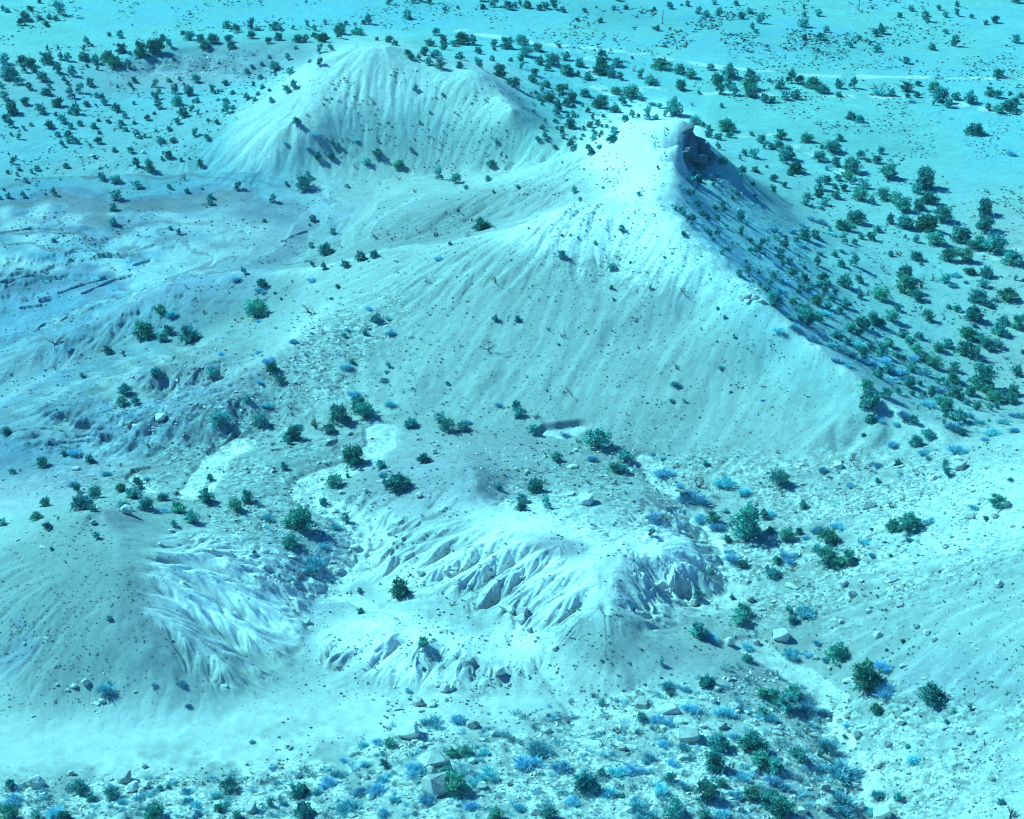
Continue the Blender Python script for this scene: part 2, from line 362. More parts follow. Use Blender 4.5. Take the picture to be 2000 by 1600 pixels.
LEDGE = [[(45,604),(78,599)],[(82,589),(96,586)],[(120,574),(155,560),(205,545)],[(165,577),(225,547),(258,541)],[(262,521),(292,511)],[(198,502),(262,505)],[(30,535),(47,533)],[(100,640),(160,612),(230,590)],[(10,560),(60,545),(120,548)],[(0,660),(60,650),(110,628)],[(460,507),(560,512),(620,506)],[(556,470),(585,458),(600,452)],[(0,455),(60,447),(120,452)],
 [(262,917),(290,913),(318,911)],[(408,887),(425,872),(450,858),(468,845)],[(640,872),(660,860),(688,850)],[(538,881),(586,875)],[(20,850),(90,838),(150,845),(210,835)],[(100,868),(160,858),(215,852)],[(1268,1140),(1300,1148),(1345,1152)],[(330,560),(350,545),(390,538)]]
ledge_d = np.full(len(x), 1e9)
for L in LEDGE: ledge_d = np.minimum(ledge_d, polydist(L) + .55*fbm(x, y, 4, 3, 457))
z = z - 1.0*(1-smooth(.25, .75, ledge_d)) + .35*np.exp(-np.clip(ledge_d-.7, 0, 30)/1.5)*(ledge_d < 20)
# the far, shallow wash through the tree belt and the two dirt tracks
TRK = [([(1105,95),(1155,115),(1150,160),(1190,185),(1270,170),(1350,185),(1450,178),(1540,190),(1640,185),(1690,190),(1760,188),(1850,195),(1900,210),(2000,222),(2200,235)], 1.3),
       ([(900,60),(1050,85),(1200,98),(1400,130),(1600,148),(1900,152),(2300,152)], 1.2),
       ([(2200,470),(2000,478),(1960,490),(1925,495),(1990,520),(2200,560)], .9),
       ([(1550,283),(1590,300),(1650,340)], .6), ([(1365,255),(1500,262),(1400,268)], .5)]
trk_m = np.zeros(len(x))
for L, hw in TRK:
    d = polydist(L) + .9*fbm(x, y, 9, 3, 53)
    trk_m = np.maximum(trk_m, 1-smooth(hw, hw+1.3, d)); z -= .15*(1-smooth(hw, hw+1.5, d))
# fine crumble everywhere
gravel_z = np.clip(.5*ell(1220,480,300,90,18)+ell(900,1520,900,150,-4)+ell(1300,960,330,90)+ell(1680,1050,330,170,-12)+ell(420,870,330,130)+ell(560,1060,140,110)+ell(1750,1500,400,130,-15)+ell(640,700,200,60,-40)+ell(150,1580,300,60), 0, 1)
flat_m = np.clip(ell(330,1440,540,66,-2)+ell(900,1390,260,36), 0, 1)
z = z + fbm(x, y, 1.6, 3, 61)*(.028+.11*gravel_z)*(1-.85*flat_m)*inner
Z = z.reshape(shp)

# ------------------------------------------------------------------ soil colours, some with light and shade painted in
def col(*c): return np.array(c, np.float32)
SAND, PALE, WHITE, TEAL, BLUE, PINK, GREY = col(.41,.405,.365), col(.58,.54,.48), col(.86,.80,.74), col(.255,.275,.255), col(.20,.235,.31), col(.46,.34,.38), col(.28,.245,.26)
n1 = fbm(x, y, 34, 4, 71)*.5+.5; n2 = fbm(x, y, 5, 4, 83)*.5+.5; n3 = fbm(x*1.0, y*1.0, 1.3, 3, 97)*.5+.5
C = np.repeat(SAND[None, :], len(x), 0)
def blend(c, m, C=None):
    global COL
    m = np.clip(m, 0, 1)[:, None].astype(np.float32); COL = COL*(1-m) + c[None, :]*m
COL = C
far = ell(1700,120,1100,260,4) + ell(400,30,900,90,0)
blend(TEAL, .8*ell(880,900,430,80,0)*(.75+.3*n1)); blend(TEAL, .75*ell(330,930,330,90,-5)*(.75+.3*n1)); blend(TEAL, .65*ell(560,1060,130,80)); blend(TEAL, .55*ell(1500,1080,330,110,10)*n1*1.3); blend(SAND, .8*ell(640,1000,80,30))
blend(col(.225,.43,.39), .92*np.clip(far, 0, 1))
blend(col(.15,.34,.38), .6*np.clip(ell(1450,62,340,45,8)+ell(680,22,500,34),0,1)*n2*1.4)
blend(col(.18,.36,.40), .5*smooth(.5, .75, n1)*np.clip(far, 0, 1))
blend(col(.19,.36,.38), .9*ell(200,280,480,170,-8)*(.6+.5*n1))
blend(TEAL, .62*ell(1030,700,500,170,12)*(.5+.5*n1)); blend(TEAL, .6*ell(300,640,330,60,-22))
blend(TEAL, .85*ell(1800,1200,340,280,-20)*(.75+.3*n1))
st1 = rills(ell(1080,660,560,260,12)+ell(760,215,270,130)+ell(1850,1180,330,330)+ell(450,1180,200,150), 15, 4.0, 2, 601, .15)*1.0
st2 = rills(ell(1080,660,560,260,12)+ell(760,215,270,130)+ell(1850,1180,330,330), 6, 3.0, 2, 611, .15)
blend(GREY, .26*smooth(.1, 1.1, -st1-.3*st2)); blend(PALE, .26*smooth(.0, .9, st1+.5*st2))
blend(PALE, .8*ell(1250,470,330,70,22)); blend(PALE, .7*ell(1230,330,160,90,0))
blend(WHITE*1.05, .95*ell(1330,440,190,75,40)); blend(WHITE*1.05, .95*ell(1260,290,110,80)); blend(WHITE, .7*ell(1130,450,170,45,0))  # crest fronts whitened, sunlit brightness painted over pale soil
blend(TEAL, .4*ell(700,240,330,100,0)*(.5+.6*n1))
blend(PALE, .8*ell(710,150,120,75,0)); blend(PALE, .7*ell(540,240,110,60,-40)); blend(PALE, .6*ell(920,180,100,60))
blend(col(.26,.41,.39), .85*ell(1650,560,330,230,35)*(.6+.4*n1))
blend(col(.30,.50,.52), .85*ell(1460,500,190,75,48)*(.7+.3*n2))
blend(PALE, .8*np.exp(-crest_d/2.2)*inner)  # sunlit brightness painted along the crests
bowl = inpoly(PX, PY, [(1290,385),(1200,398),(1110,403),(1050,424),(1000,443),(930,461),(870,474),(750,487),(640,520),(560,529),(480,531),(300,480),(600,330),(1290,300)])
blend(GREY, .8*ell(880,446,310,40,-17)*bowl*(.6+.5*n2)); blend(TEAL, .7*ell(760,450,330,70,-14)*bowl)  # bowl darkened, painting the duller side behind the sunlit crest
blend(GREY, .65*ell(420,125,190,40,-6)); blend(GREY, .5*ell(250,160,200,30,-5)*n1)
m = ell(180,540,420,170,-12)
blend(BLUE, .75*m*smooth(.35, .6, n1+.4*(n2-.5))); blend(PALE, .6*m*smooth(.55, .75, 1-n1)); blend(PINK, .6*ell(270,470,110,35,5)*n2); blend(PALE, .7*ell(140,440,190,40,0)*smooth(.4, .7, n2))
blend(BLUE, .8*ell(30,620,110,90,0)); blend(PINK, .45*ell(520,430,170,40,-6)*smooth(.4, .7, n2))
blend(TEAL*.9, .6*ell(200,790,340,130,-10)); blend(GREY, .75*ell(200,830,320,100,-8)*(.5+.7*n1)); blend(TEAL, .5*ell(420,840,200,60,-20))
blend(col(.17,.17,.20), .9*inb*bite*(1-smooth(4,7,dcl))*(1-.8*smooth(.55,.7,n2)*(PX<1362))); blend(BLUE, .6*ell(90,860,210,60,-8)); blend(PINK, .3*ell(60,960,120,40,-10))  # cliff beside the peak: its shade painted in as a dark tone
blend(TEAL*.88, .7*ell(260,700,330,80,-20)*(.7+.3*n1)); blend(TEAL*.9, .8*ell(120,1190,170,170,0)*(.75+.35*n2)); blend(BLUE, .5*ell(20,1260,60,60)*smooth(.3, .7, n2))
blend(WHITE, .75*ell(460,1160,150,105,8)); blend(TEAL, .5*ell(330,1270,150,60,5)*(.4+.8*n2)); blend(GREY, .3*ell(270,1200,50,80,0)); blend(GREY,.6*ell(235,1020,45,22))
blend(BLUE, .6*ell(590,1110,110,90,0)*(.5+.7*n2)); blend(TEAL, .5*ell(520,1010,160,60))
kn = np.maximum.reduce([ell(1030,1100,290,105,8), ell(1330,1090,110,80,20), ell(830,1275,170,52,8), ell(1000,1265,70,40)])
blend(WHITE, .92*kn)
blend(GREY, .85*ell(1085,1068,62,24,12)); blend(GREY, .55*ell(1205,1125,45,50,-10)); blend(TEAL, .6*ell(1175,1240,75,60,0)); blend(TEAL, .75*ell(960,1170,120,45,5)*(.5+.5*n2)); blend(TEAL, .7*ell(830,1040,100,50,-10)); blend(GREY, .4*ell(870,950,180,55,0)); blend(GREY, .5*ell(1270,995,45,25)); blend(PINK, .25*ell(880,880,200,40,0)); blend(TEAL, .6*ell(900,1300,110,22,12))
blend(GREY, .5*ell(780,960,120,40,0)*n2)
blend(GREY, .45*ell(1420,1300,140,30,8)); blend(GREY, .5*ell(1150,1370,110,20,-25)); blend(PINK, .2*ell(1700,960,260,70,-8)*n1); blend(BLUE, .2*ell(1870,1330,160,60,0))
blend(PALE, .8*ell(350,1440,520,62,-2)); blend(PALE, .7*ell(850,1380,330,45,0)); blend(PALE, .7*ell(1120,1340,150,50,15)); blend(PALE, .8*ell(1350,1170,100,22,0)); blend(WHITE, .4*ell(1900,1000,200,80,-10))
blend(PALE, .55*ell(900,1540,1100,100,-3)*(.2+.9*n2)); blend(TEAL, .6*ell(900,1520,1100,110,-3)*smooth(.45,.75,1-n2)); blend(PALE, .5*ell(1650,1060,300,110,-12)*n2)
# rock strata; rill ribs lightened and channels darkened as painted light and shade
zs = (z + .7*fbm(x, y, 18, 3, 431))
s1 = vnoise(zs*1.5, zs*0+3.3, 441)*.5+.5; s2 = vnoise(zs*.7, zs*0+8.1, 443)*.5+.5; s3 = vnoise(zs*3.7, zs*0+1.7, 445)*.5+.5
lb = ell(160,500,440,190,-12)*inpoly(PX, PY, [(-900,380),(640,330),(720,480),(640,520),(480,530),(330,556),(150,636),(0,713),(-900,1100)]); lb2 = np.clip(ell(200,790,330,120,-10)+.7*ell(560,440,260,60,-8)+.6*ell(420,125,180,40,-6), 0, 1)
blend(col(.15,.28,.34), .8*lb*(.6+.5*n1)); blend(BLUE*.8, .85*lb*smooth(.45, .7, s1)*smooth(.2,.6,n1+.2)); blend(PALE, .4*lb*smooth(.5, .8, s2)*n2*1.6); blend(GREY*.7, .75*lb*smooth(.62, .8, s3)); blend(PINK, .35*lb*smooth(.55,.7,1-s2)*n2)
blend(GREY*.85, .7*lb2*smooth(.45, .65, s1)); blend(BLUE*.8, .6*lb2*smooth(.55, .8, s3)); blend(PALE, .4*lb2*smooth(.6, .8, s2))
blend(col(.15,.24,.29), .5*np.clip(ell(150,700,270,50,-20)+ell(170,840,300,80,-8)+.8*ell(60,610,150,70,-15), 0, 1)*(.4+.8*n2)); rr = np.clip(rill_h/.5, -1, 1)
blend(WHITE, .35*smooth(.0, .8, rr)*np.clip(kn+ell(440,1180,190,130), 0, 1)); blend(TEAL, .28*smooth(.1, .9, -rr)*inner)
blend(col(.60,.57,.51), .85*wash_m*(.7+.5*n3)); blend(col(.58,.55,.50), .75*trk_m*smooth(.25, .5, n2))
COL = COL*(1.02+(-.16+.20*n1+.12*n2)*(1-.75*flat_m))[:, None]*(1+(.25*(n3-.5)*(.4+gravel_z))[:, None])
COL = np.clip(COL, .02, .85)

def mesh_from(name, verts, faces_flat, nper, smooth_=True):
    me = bpy.data.meshes.new(name); nf = len(faces_flat)//nper
    me.vertices.add(len(verts)); me.vertices.foreach_set('co', np.asarray(verts, np.float32).ravel())
    me.loops.add(nf*nper); me.loops.foreach_set('vertex_index', np.asarray(faces_flat, np.int32))
    me.polygons.add(nf); me.polygons.foreach_set('loop_start', np.arange(0, nf*nper, nper, dtype=np.int32))
    me.polygons.foreach_set('loop_total', np.full(nf, nper, np.int32))
    me.polygons.foreach_set('use_smooth', np.full(nf, smooth_, bool))
    me.update(calc_edges=True); return me
def set_color(me, c, name='soil'):
    at = me.color_attributes.new(name, 'FLOAT_COLOR', 'POINT')
    at.data.foreach_set('color', np.c_[c, np.ones(len(c))].astype(np.float32).ravel())
H_, W_ = shp
ii = np.arange(H_*W_).reshape(shp)
q = np.stack([ii[:-1, :-1], ii[:-1, 1:], ii[1:, 1:], ii[1:, :-1]], -1).ravel()
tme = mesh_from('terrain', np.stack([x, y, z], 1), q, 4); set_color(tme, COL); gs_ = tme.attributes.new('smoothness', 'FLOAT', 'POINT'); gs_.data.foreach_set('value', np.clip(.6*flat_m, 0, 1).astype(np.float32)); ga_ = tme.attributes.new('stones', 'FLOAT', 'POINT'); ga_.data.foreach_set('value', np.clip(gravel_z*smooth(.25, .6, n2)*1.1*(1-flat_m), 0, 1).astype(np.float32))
terrain = bpy.data.objects.new('terrain', tme); scene.collection.objects.link(terrain)
terrain['kind'] = 'structure'

def new_mat(name):
    m = bpy.data.materials.new(name); m.use_nodes = True
    n = m.node_tree.nodes; b = n['Principled BSDF']; b.inputs['Specular IOR Level'].default_value = .15
    b.inputs['Roughness'].default_value = .95
    return m, m.node_tree, b
m_ter, t_, b_ = new_mat('sandy_badland_soil')
att = t_.nodes.new('ShaderNodeAttribute'); att.attribute_name = 'soil'
geo = t_.nodes.new('ShaderNodeNewGeometry')
ns1 = t_.nodes.new('ShaderNodeTexNoise'); ns1.inputs['Scale'].default_value = 2.6; ns1.inputs['Detail'].default_value = 6; ns1.inputs['Roughness'].default_value = .7
t_.links.new(geo.outputs['Position'], ns1.inputs['Vector'])
mr = t_.nodes.new('ShaderNodeMapRange'); mr.inputs['From Min'].default_value = .3; mr.inputs['From Max'].default_value = .7; mr.inputs['To Min'].default_value = .84; mr.inputs['To Max'].default_value = 1.14
t_.links.new(ns1.outputs['Fac'], mr.inputs['Value'])
mm = t_.nodes.new('ShaderNodeVectorMath'); mm.operation = 'SCALE'
ga = t_.nodes.new('ShaderNodeAttribute'); ga.attribute_name = 'stones'
v1 = t_.nodes.new('ShaderNodeTexVoronoi'); v1.inputs['Scale'].default_value = 1.9; v1.inputs['Randomness'].default_value = 1.0; t_.links.new(geo.outputs['Position'], v1.inputs['Vector'])
sp_ = t_.nodes.new('ShaderNodeSeparateColor'); t_.links.new(v1.outputs['Color'], sp_.inputs[0])
m2 = t_.nodes.new('ShaderNodeMapRange'); m2.inputs['To Min'].default_value = .55; m2.inputs['To Max'].default_value = 1.4; t_.links.new(sp_.outputs[0], m2.inputs['Value'])
m3 = t_.nodes.new('ShaderNodeMix'); m3.data_type = 'FLOAT'; m3.inputs[2].default_value = 1.0; t_.links.new(ga.outputs['Fac'], m3.inputs[0]); t_.links.new(m2.outputs[0], m3.inputs[3])
n8 = t_.nodes.new('ShaderNodeTexNoise'); n8.inputs['Scale'].default_value = 8.5; n8.inputs['Detail'].default_value = 3; n8.inputs['Roughness'].default_value = .65; t_.links.new(geo.outputs['Position'], n8.inputs['Vector'])
r8 = t_.nodes.new('ShaderNodeMapRange'); r8.inputs['From Min'].default_value = .3; r8.inputs['From Max'].default_value = .7; r8.inputs['To Min'].default_value = .84; r8.inputs['To Max'].default_value = 1.16; t_.links.new(n8.outputs['Fac'], r8.inputs['Value'])
v2 = t_.nodes.new('ShaderNodeTexVoronoi'); v2.inputs['Scale'].default_value = .85; t_.links.new(geo.outputs['Position'], v2.inputs['Vector'])
r9 = t_.nodes.new('ShaderNodeMapRange'); r9.inputs['From Min'].default_value = .13; r9.inputs['From Max'].default_value = .22; r9.inputs['To Min'].default_value = .55; r9.inputs['To Max'].default_value = 1; t_.links.new(v2.outputs['Distance'], r9.inputs['Value'])
ma = t_.nodes.new('ShaderNodeMath'); ma.operation = 'MULTIPLY'; t_.links.new(r8.outputs[0], ma.inputs[0]); t_.links.new(r9.outputs[0], ma.inputs[1])
mc = t_.nodes.new('ShaderNodeMath'); mc.operation = 'MULTIPLY'; t_.links.new(ma.outputs[0], mc.inputs[0]); t_.links.new(m3.outputs[0], mc.inputs[1])
m4a = t_.nodes.new('ShaderNodeMath'); m4a.operation = 'MULTIPLY'; t_.links.new(mr.outputs[0], m4a.inputs[0]); t_.links.new(mc.outputs[0], m4a.inputs[1])
gf = t_.nodes.new('ShaderNodeAttribute'); gf.attribute_name = 'smoothness'
m4 = t_.nodes.new('ShaderNodeMix'); m4.data_type = 'FLOAT'; m4.inputs[3].default_value = 1.0; t_.links.new(gf.outputs['Fac'], m4.inputs[0]); t_.links.new(m4a.outputs[0], m4.inputs[2])
t_.links.new(att.outputs['Color'], mm.inputs[0]); t_.links.new(m4.outputs[0], mm.inputs['Scale']); t_.links.new(mm.outputs[0], b_.inputs['Base Color'])
bp = t_.nodes.new('ShaderNodeBump'); bp.inputs['Strength'].default_value = .5; bp.inputs['Distance'].default_value = .20
mb = t_.nodes.new('ShaderNodeMath'); mb.operation = 'MULTIPLY_ADD'; mb.inputs[1].default_value = .55; mb.inputs[2].default_value = .16; t_.links.new(ga.outputs['Fac'], mb.inputs[0]); t_.links.new(mb.outputs[0], bp.inputs['Strength'])
t_.links.new(ns1.outputs['Fac'], bp.inputs['Height']); t_.links.new(bp.outputs[0], b_.inputs['Normal'])
tme.materials.append(m_ter)

# ------------------------------------------------------------------ where things stand (tile origin, then column row width in quarter photo pixels)
G, D, B, R = {}, {}, {}, {}
G[0,0] = """20 85 40,55 95 50,235 85 55,310 25 40,448 70 75,472 120 85,190 160 95,235 172 45,170 198 75,310 155 55,342 168 25,385 148 45,438 160 50,362 205 50,1605 40 22,855 283 40,943 258 32,937 298 62,682 358 58,658 392 36,1765 220 80,1840 250 75,1435 272 50,1482 312 90,1570 330 80,1665 335 110,1605 375 100,1965 230 70,1965 300 75,1790 330 80,1805 375 80,840 470 120,945 412 90,1010 425 30,1100 430 110,1215 400 150,1270 320 70,1320 370 60,660 470 95,745 495 75,890 515 130,1000 530 65,180 500 90,240 520 100,365 490 130,470 465 60,535 475 70,40 500 80,60 560 90,70 620 130,190 565 60,265 560 60,445 570 85,570 590 80,340 635 105,500 628 38,530 660 40,145 660 80,232 703 60,705 675 70,625 725 75,370 740 100,390 695 45,555 765 80,755 760 45,795 758 45,15 690 40,40 785 80,200 820 80,450 830 100,675 830 60,818 818 65,905 870 80,100 890 115,320 885 90,590 890 90,545 890 40,435 905 35,50 945 75,490 960 80,385 1000 80,78 990 65,245 985 38,185 1015 35,555 1005 55,625 980 60,735 1000 65,845 960 45,768 948 40,975 920 50,950 975 60,985 1025 55,1048 970 45,1050 645 55,1022 690 45,1215 678 55,920 685 28,1045 815 35,1192 738 45,1242 730 42,1220 775 60,1320 640 45,1365 730 70,1385 825 100,1480 745 95,1530 645 75,1240 850 75,1500 875 50,1540 805 55,1550 895 35,1430 915 90,1385 970 60,1155 940 55,1205 895 35,1625 950 35,1700 970 45,1765 890 75,1765 815 65,1660 733 60,1705 720 32,1735 720 28,1815 740 60,1820 855 45,1760 665 60,1930 572 45,1968 530 40,1980 680 40,1925 785 60,1705 790 35,1990 790 40,540 1080 75,540 1115 60,488 1145 45,600 1120 50,450 1065 60,780 1045 40,150 1088 45,775 1120 60,1068 1065 65,1135 1075 40,1250 1115 60,1355 1115 60,1320 1020 50,1620 1095 55,1525 1060 60,893 1185 55,1022 1190 60,1320 1235 70,100 1280 45,150 1330 50,290 1330 50,520 1310 55,250 1355 40,60 1355 40,200 1425 45,1065 1305 65,1165 1335 95,1415 1258 35,1570 1305 65,795 1405 75,905 1425 95,1075 1465 75,910 1555 90,1325 1475 40,1460 1505 50,1580 1480 30,1860 1480 65,1645 1550 70,1645 1600 60,185 1540 45,65 1545 50,425 1525 50"""
G[500,0] = """150 230 105,10 240 60,538 192 38,705 192 36,840 190 40,885 188 75,1180 148 80,1040 38 50,1230 22 60,1290 15 60,1355 28 50,1475 83 45,1575 70 30,1770 10 70,1775 70 55,1860 55 80,1970 75 80,400 210 45,290 230 35,460 240 50,455 290 60,520 325 110,650 265 105,655 300 60,795 270 95,180 315 80,100 340 60,330 330 90,390 325 60,310 385 40,585 395 50,500 410 60,1040 330 75,945 315 35,1090 355 60,1410 275 70,1360 360 90,1315 430 80,1410 450 90,1470 390 70,1465 340 70,1540 360 60,1605 345 120,1690 350 70,1735 420 70,1590 465 75,1860 360 60,1955 380 100,1860 395 40,1350 505 70,1440 530 90,1590 530 75,1740 535 80,1845 475 50,1990 480 40,1900 600 115,1980 660 70,1185 430 60,1210 460 60,1270 465 40,150 545 90,270 580 65,50 510 40,35 620 60,250 470 50,420 490 35,500 510 55,50 695 55,15 745 40,120 800 50,240 720 70,300 690 70,105 715 30,1245 705 50,1460 750 35,320 975 70,590 775 22,1360 885 25,1280 965 30,590 1130 50,645 1155 40,480 1240 75,590 1235 70,950 1220 95,865 1285 70,1210 1185 40,1120 1305 90,410 1390 55,365 1475 140,240 1450 40,710 1462 38,130 1580 60,1430 1405 80,1560 1430 90,1640 1480 45,1840 1305 80,1815 1420 60,1855 1505 25,1875 1115 40"""
G[1000,0] = """20 60 50,60 45 40,120 65 70,215 80 60,260 70 70,325 75 75,395 95 55,565 95 45,658 62 28,795 75 45,893 72 50,1110 83 40,1232 68 60,1325 45 25,1370 50 45,1455 110 55,1515 130 60,1580 35 45,1620 125 60,1750 42 50,1790 148 62,1855 105 60,1940 182 72,1880 228 48,1905 258 40,690 175 50,510 165 40,1135 240 50,490 222 25,830 8 60,75 350 110,368 370 40,195 400 100,110 440 120,70 480 60,215 505 80,320 510 140,280 550 70,420 470 80,525 520 90,430 580 130,515 600 45,590 625 90,700 520 110,705 460 80,700 580 130,770 600 90,820 520 100,845 625 60,938 458 28,1165 540 150,1005 610 70,1310 570 110,1400 610 100,1550 545 65,1700 610 130,1865 600 100,1085 660 90,1325 700 90,1610 670 100,1690 700 80,1620 735 80,1725 745 80,1865 700 130,1870 760 110,1975 800 80,1915 630 40,1635 840 40,1460 735 35,810 735 95,930 760 150,1005 785 50,865 820 70,930 798 30,680 840 130,805 875 90,572 750 110,380 715 95,285 790 95,270 680 70,160 640 80,180 590 70,75 540 45,30 690 80,470 790 100,425 830 80,210 770 50,360 860 70,185 730 35,235 820 30,1150 845 50,1260 900 140,1200 910 50,885 950 75,935 920 55,1060 930 80,990 915 40,1125 935 55,712 915 40,455 1000 90,610 995 60,345 905 60,780 1100 90,795 1050 70,740 1000 40,640 1100 60,685 1160 60,620 1215 80,455 1130 60,200 1100 50,480 1180 70,1430 970 110,1490 990 50,1535 1010 60,1535 1070 75,1610 1090 70,1690 1025 130,1700 1075 70,1870 1060 50,1950 1110 90,1975 1160 50,1610 1165 50,1815 1215 55,1885 1230 90,1780 1250 35,1900 1345 80,1795 1350 75,1790 1395 50,1650 1290 90,1880 1450 50,1900 1540 40,1990 1310 30,1300 1125 32,1205 1010 18,1140 1325 28,490 1510 60,45 1470 35,990 1530 45,530 1560 35,710 1475 25"""
G[1500,0] = """280 68 35,280 130 45,393 125 60,280 212 90,410 312 78,455 250 50,285 305 50,930 48 20,995 18 35,1115 85 60,1330 78 50,1030 137 50,1230 170 75,1385 133 55,1472 125 50,1475 52 48,1590 142 42,1700 192 45,1775 180 75,1940 22 75,885 265 80,840 280 70,640 370 55,715 310 40,850 403 65,1080 498 65,1385 262 50,1460 360 75,1280 390 60,1938 335 75,1790 605 100,10 640 40,90 690 85,175 650 80,250 655 85,355 690 140,425 725 95,550 690 75,662 690 70,550 755 70,960 750 70,1080 712 105,1168 670 50,1165 760 60,1090 765 50,1295 720 95,1345 795 130,1295 822 35,1410 840 80,1465 780 80,1575 805 110,1735 750 90,1795 765 80,1890 735 35,1975 760 65,1720 865 60,1795 880 100,1880 860 120,1930 810 70,1920 895 60,215 775 90,130 780 80,35 800 60,650 930 100,720 955 85,1610 1050 150,105 1085 95,300 1110 110,562 1100 75,30 1165 70,90 1150 90,150 1240 130,120 1280 90,420 1160 40,500 1190 150,405 1260 105,220 1350 130,170 1370 50,45 1415 75,725 1240 75,880 1200 70,850 1275 85,780 1265 45,530 1300 85,650 1340 150,460 1330 40,620 1400 100,545 1410 70,665 1440 60,460 1435 80,525 1475 50,595 1490 65,400 1480 90,400 1540 90,305 1545 60,530 1550 80,710 1560 130,750 1470 80,940 1395 160,1220 1470 180,1260 1590 140,900 1560 120,1000 1590 120,805 1595 60,440 1600 70,290 1600 70,1160 1510 90,40 1510 60,130 1460 50"""
G[0,400] = """885 40 60,885 155 75,425 290 50,1330 195 40,1395 230 45,805 400 30,1905 540 50,1250 845 110,1120 1030 160,1270 1060 110,1490 1050 190,1320 1010 90,2005 880 200,845 1170 90,640 1350 40,990 1480 120,960 1560 100,1060 1560 80,1230 1340 100,1660 1330 90,1930 1540 70"""
G[500,400] = """68 135 40,445 130 65,420 165 25,600 235 55,430 335 50,555 385 130,440 485 45,525 505 60,820 440 90,920 410 80,700 490 80,1760 200 150,1515 310 40,1580 55 30,50 640 90,640 655 45,940 915 85,690 1035 50,850 1015 50,1035 1270 45,750 1240 60,1870 905 50,1495 1405 40,810 1600 150,130 1300 110,190 1390 90"""
G[1000,400] = """860 220 60,390 415 70,780 500 70,45 910 60,775 660 35,1345 1540 35,30 1600 80,650 310 35,925 455 25,1080 660 30,795 745 25,365 1095 28,1605 820 32,1660 890 32,1190 415 25,390 245 25,455 240 20,515 260 20,1735 1040 25,1600 1070 20,130 190 20,1340 240 50,1540 250 60,1780 120 80,1780 560 70,1920 360 70,1600 240 60,1320 60 50"""
G[1500,400] = """410 35 50,690 140 150,560 190 100,630 200 100,850 210 80,805 270 85,725 265 60,675 308 55,590 300 70,480 205 40,960 150 80,1075 180 140,1235 195 170,1360 130 160,1060 50 150,1180 40 100,1690 80 140,1690 200 160,1770 370 200,1650 330 140,1510 290 150,1600 340 90,1310 305 150,1155 290 60,1070 260 30,955 400 55,1160 425 120,1415 435 140,1550 445 140,1900 460 180,1195 470 35,1065 575 140,670 480 80,575 480 75,380 470 70,515 400 60,275 265 110,365 260 80,130 330 80,165 450 70,95 420 80,190 550 90,430 590 100,285 590 80,590 640 140,710 605 80,325 680 70,455 690 80,500 750 80,190 780 90,60 790 140,610 805 110,470 815 70,380 780 100,280 840 130,300 930 160,390 910 110,875 740 160,720 730 60,1080 680 160,1160 745 120,1010 825 75,970 910 120,1245 905 110,1380 610 90,1575 540 100,1700 560 120,1680 640 100,1655 760 170,1735 805 60,1870 740 170,1410 810 45,1475 830 80,1610 905 150,1610 955 60,1935 590 35,1990 600 30,1950 960 130,1840 930 100,1820 1015 140,830 930 120,880 950 90,740 960 120,640 990 110,540 1045 120,715 1030 80,940 1100 90,1060 1030 100,1175 1045 90,1100 1110 80,1165 1160 100,1215 1220 110,1290 1270 130,1115 1300 90,1335 1140 110,1400 1110 90,1560 1050 140,1540 1170 170,1640 1060 120,1710 1130 120,1790 1110 100,1630 1210 80,745 1170 110,880 1170 110,930 1310 90,860 1350 80,1450 1300 90,1325 1395 60,1440 1390 100,1650 1420 200,1710 1470 100,1945 1330 90,1475 1510 140,1340 1560 120,1580 1480 100,1910 1480 120,1900 1540 130,1770 1540 140,1780 1590 60,1395 1600 130,780 1590 200,920 1500 110,770 1430 120,1000 1190 60,1990 1160 40,1110 1420 110,1630 1600 100"""
G[0,800] = """1070 580 80,950 640 90,1040 690 130,1100 640 70,970 770 110,1150 780 150,740 690 110,640 780 170,600 650 80,355 760 100,285 860 100,730 790 60,1270 710 90,1385 670 45,1640 550 60,1610 725 140,1400 800 130,1505 880 110,1360 910 60,1850 790 130,1930 720 100,755 1010 60,95 500 65,20 900 70,370 930 80,405 1100 35,700 410 90,500 360 60,330 440 110,1720 130 160,50 200 90,1990 1130 40"""
G[500,800] = """280 235 130,240 270 65,775 420 210,220 465 70,610 600 130,1110 625 180,975 450 80,1310 410 110,1205 130 110,1490 160 130,1615 155 110,1440 90 90,1895 630 75,525 740 75,700 885 75,360 930 250,265 1060 150,590 1350 50,810 1430 50,815 1590 60,1135 1445 170,660 90 180,570 180 110,850 60 160,720 530 40,30 120 130,1010 600 50"""
G[1000,800] = """170 190 90,660 290 220,350 400 100,880 400 130,800 480 110,870 490 90,180 640 130,75 720 110,270 760 80,1510 435 65,1345 710 90,1575 880 120,1830 980 280,1960 850 80,1680 1030 70,1800 1230 100,1445 1460 75,1090 990 60,1810 1600 150,1550 1290 60,1720 1480 45,70 780 100,1990 1260 50,50 50 90"""
G[1500,800] = """90 590 170,1150 275 100,1245 215 120,1135 110 80,800 100 90,1490 90 160,1375 50 80,975 940 130,1110 940 190,1390 520 80,1385 435 60,1010 425 55,855 570 50,1790 760 170,275 770 80,465 1045 180,385 1110 100,460 1200 190,615 1190 130,530 1220 120,45 1310 120,65 1190 90,20 960 70,955 1145 35,1890 560 50,1700 860 50,240 970 60,810 945 30,165 1600 70,745 210 40,150 1020 130"""
G[0,1200] = """855 45 50,610 1370 130,630 1410 70,710 1450 75,875 1430 130,90 1350 90,290 1590 100,70 1600 170,1205 1590 170,1795 1375 160,1710 1540 90,1765 1500 60,510 1600 100,1850 1600 90,1250 1370 60,1320 1360 50"""
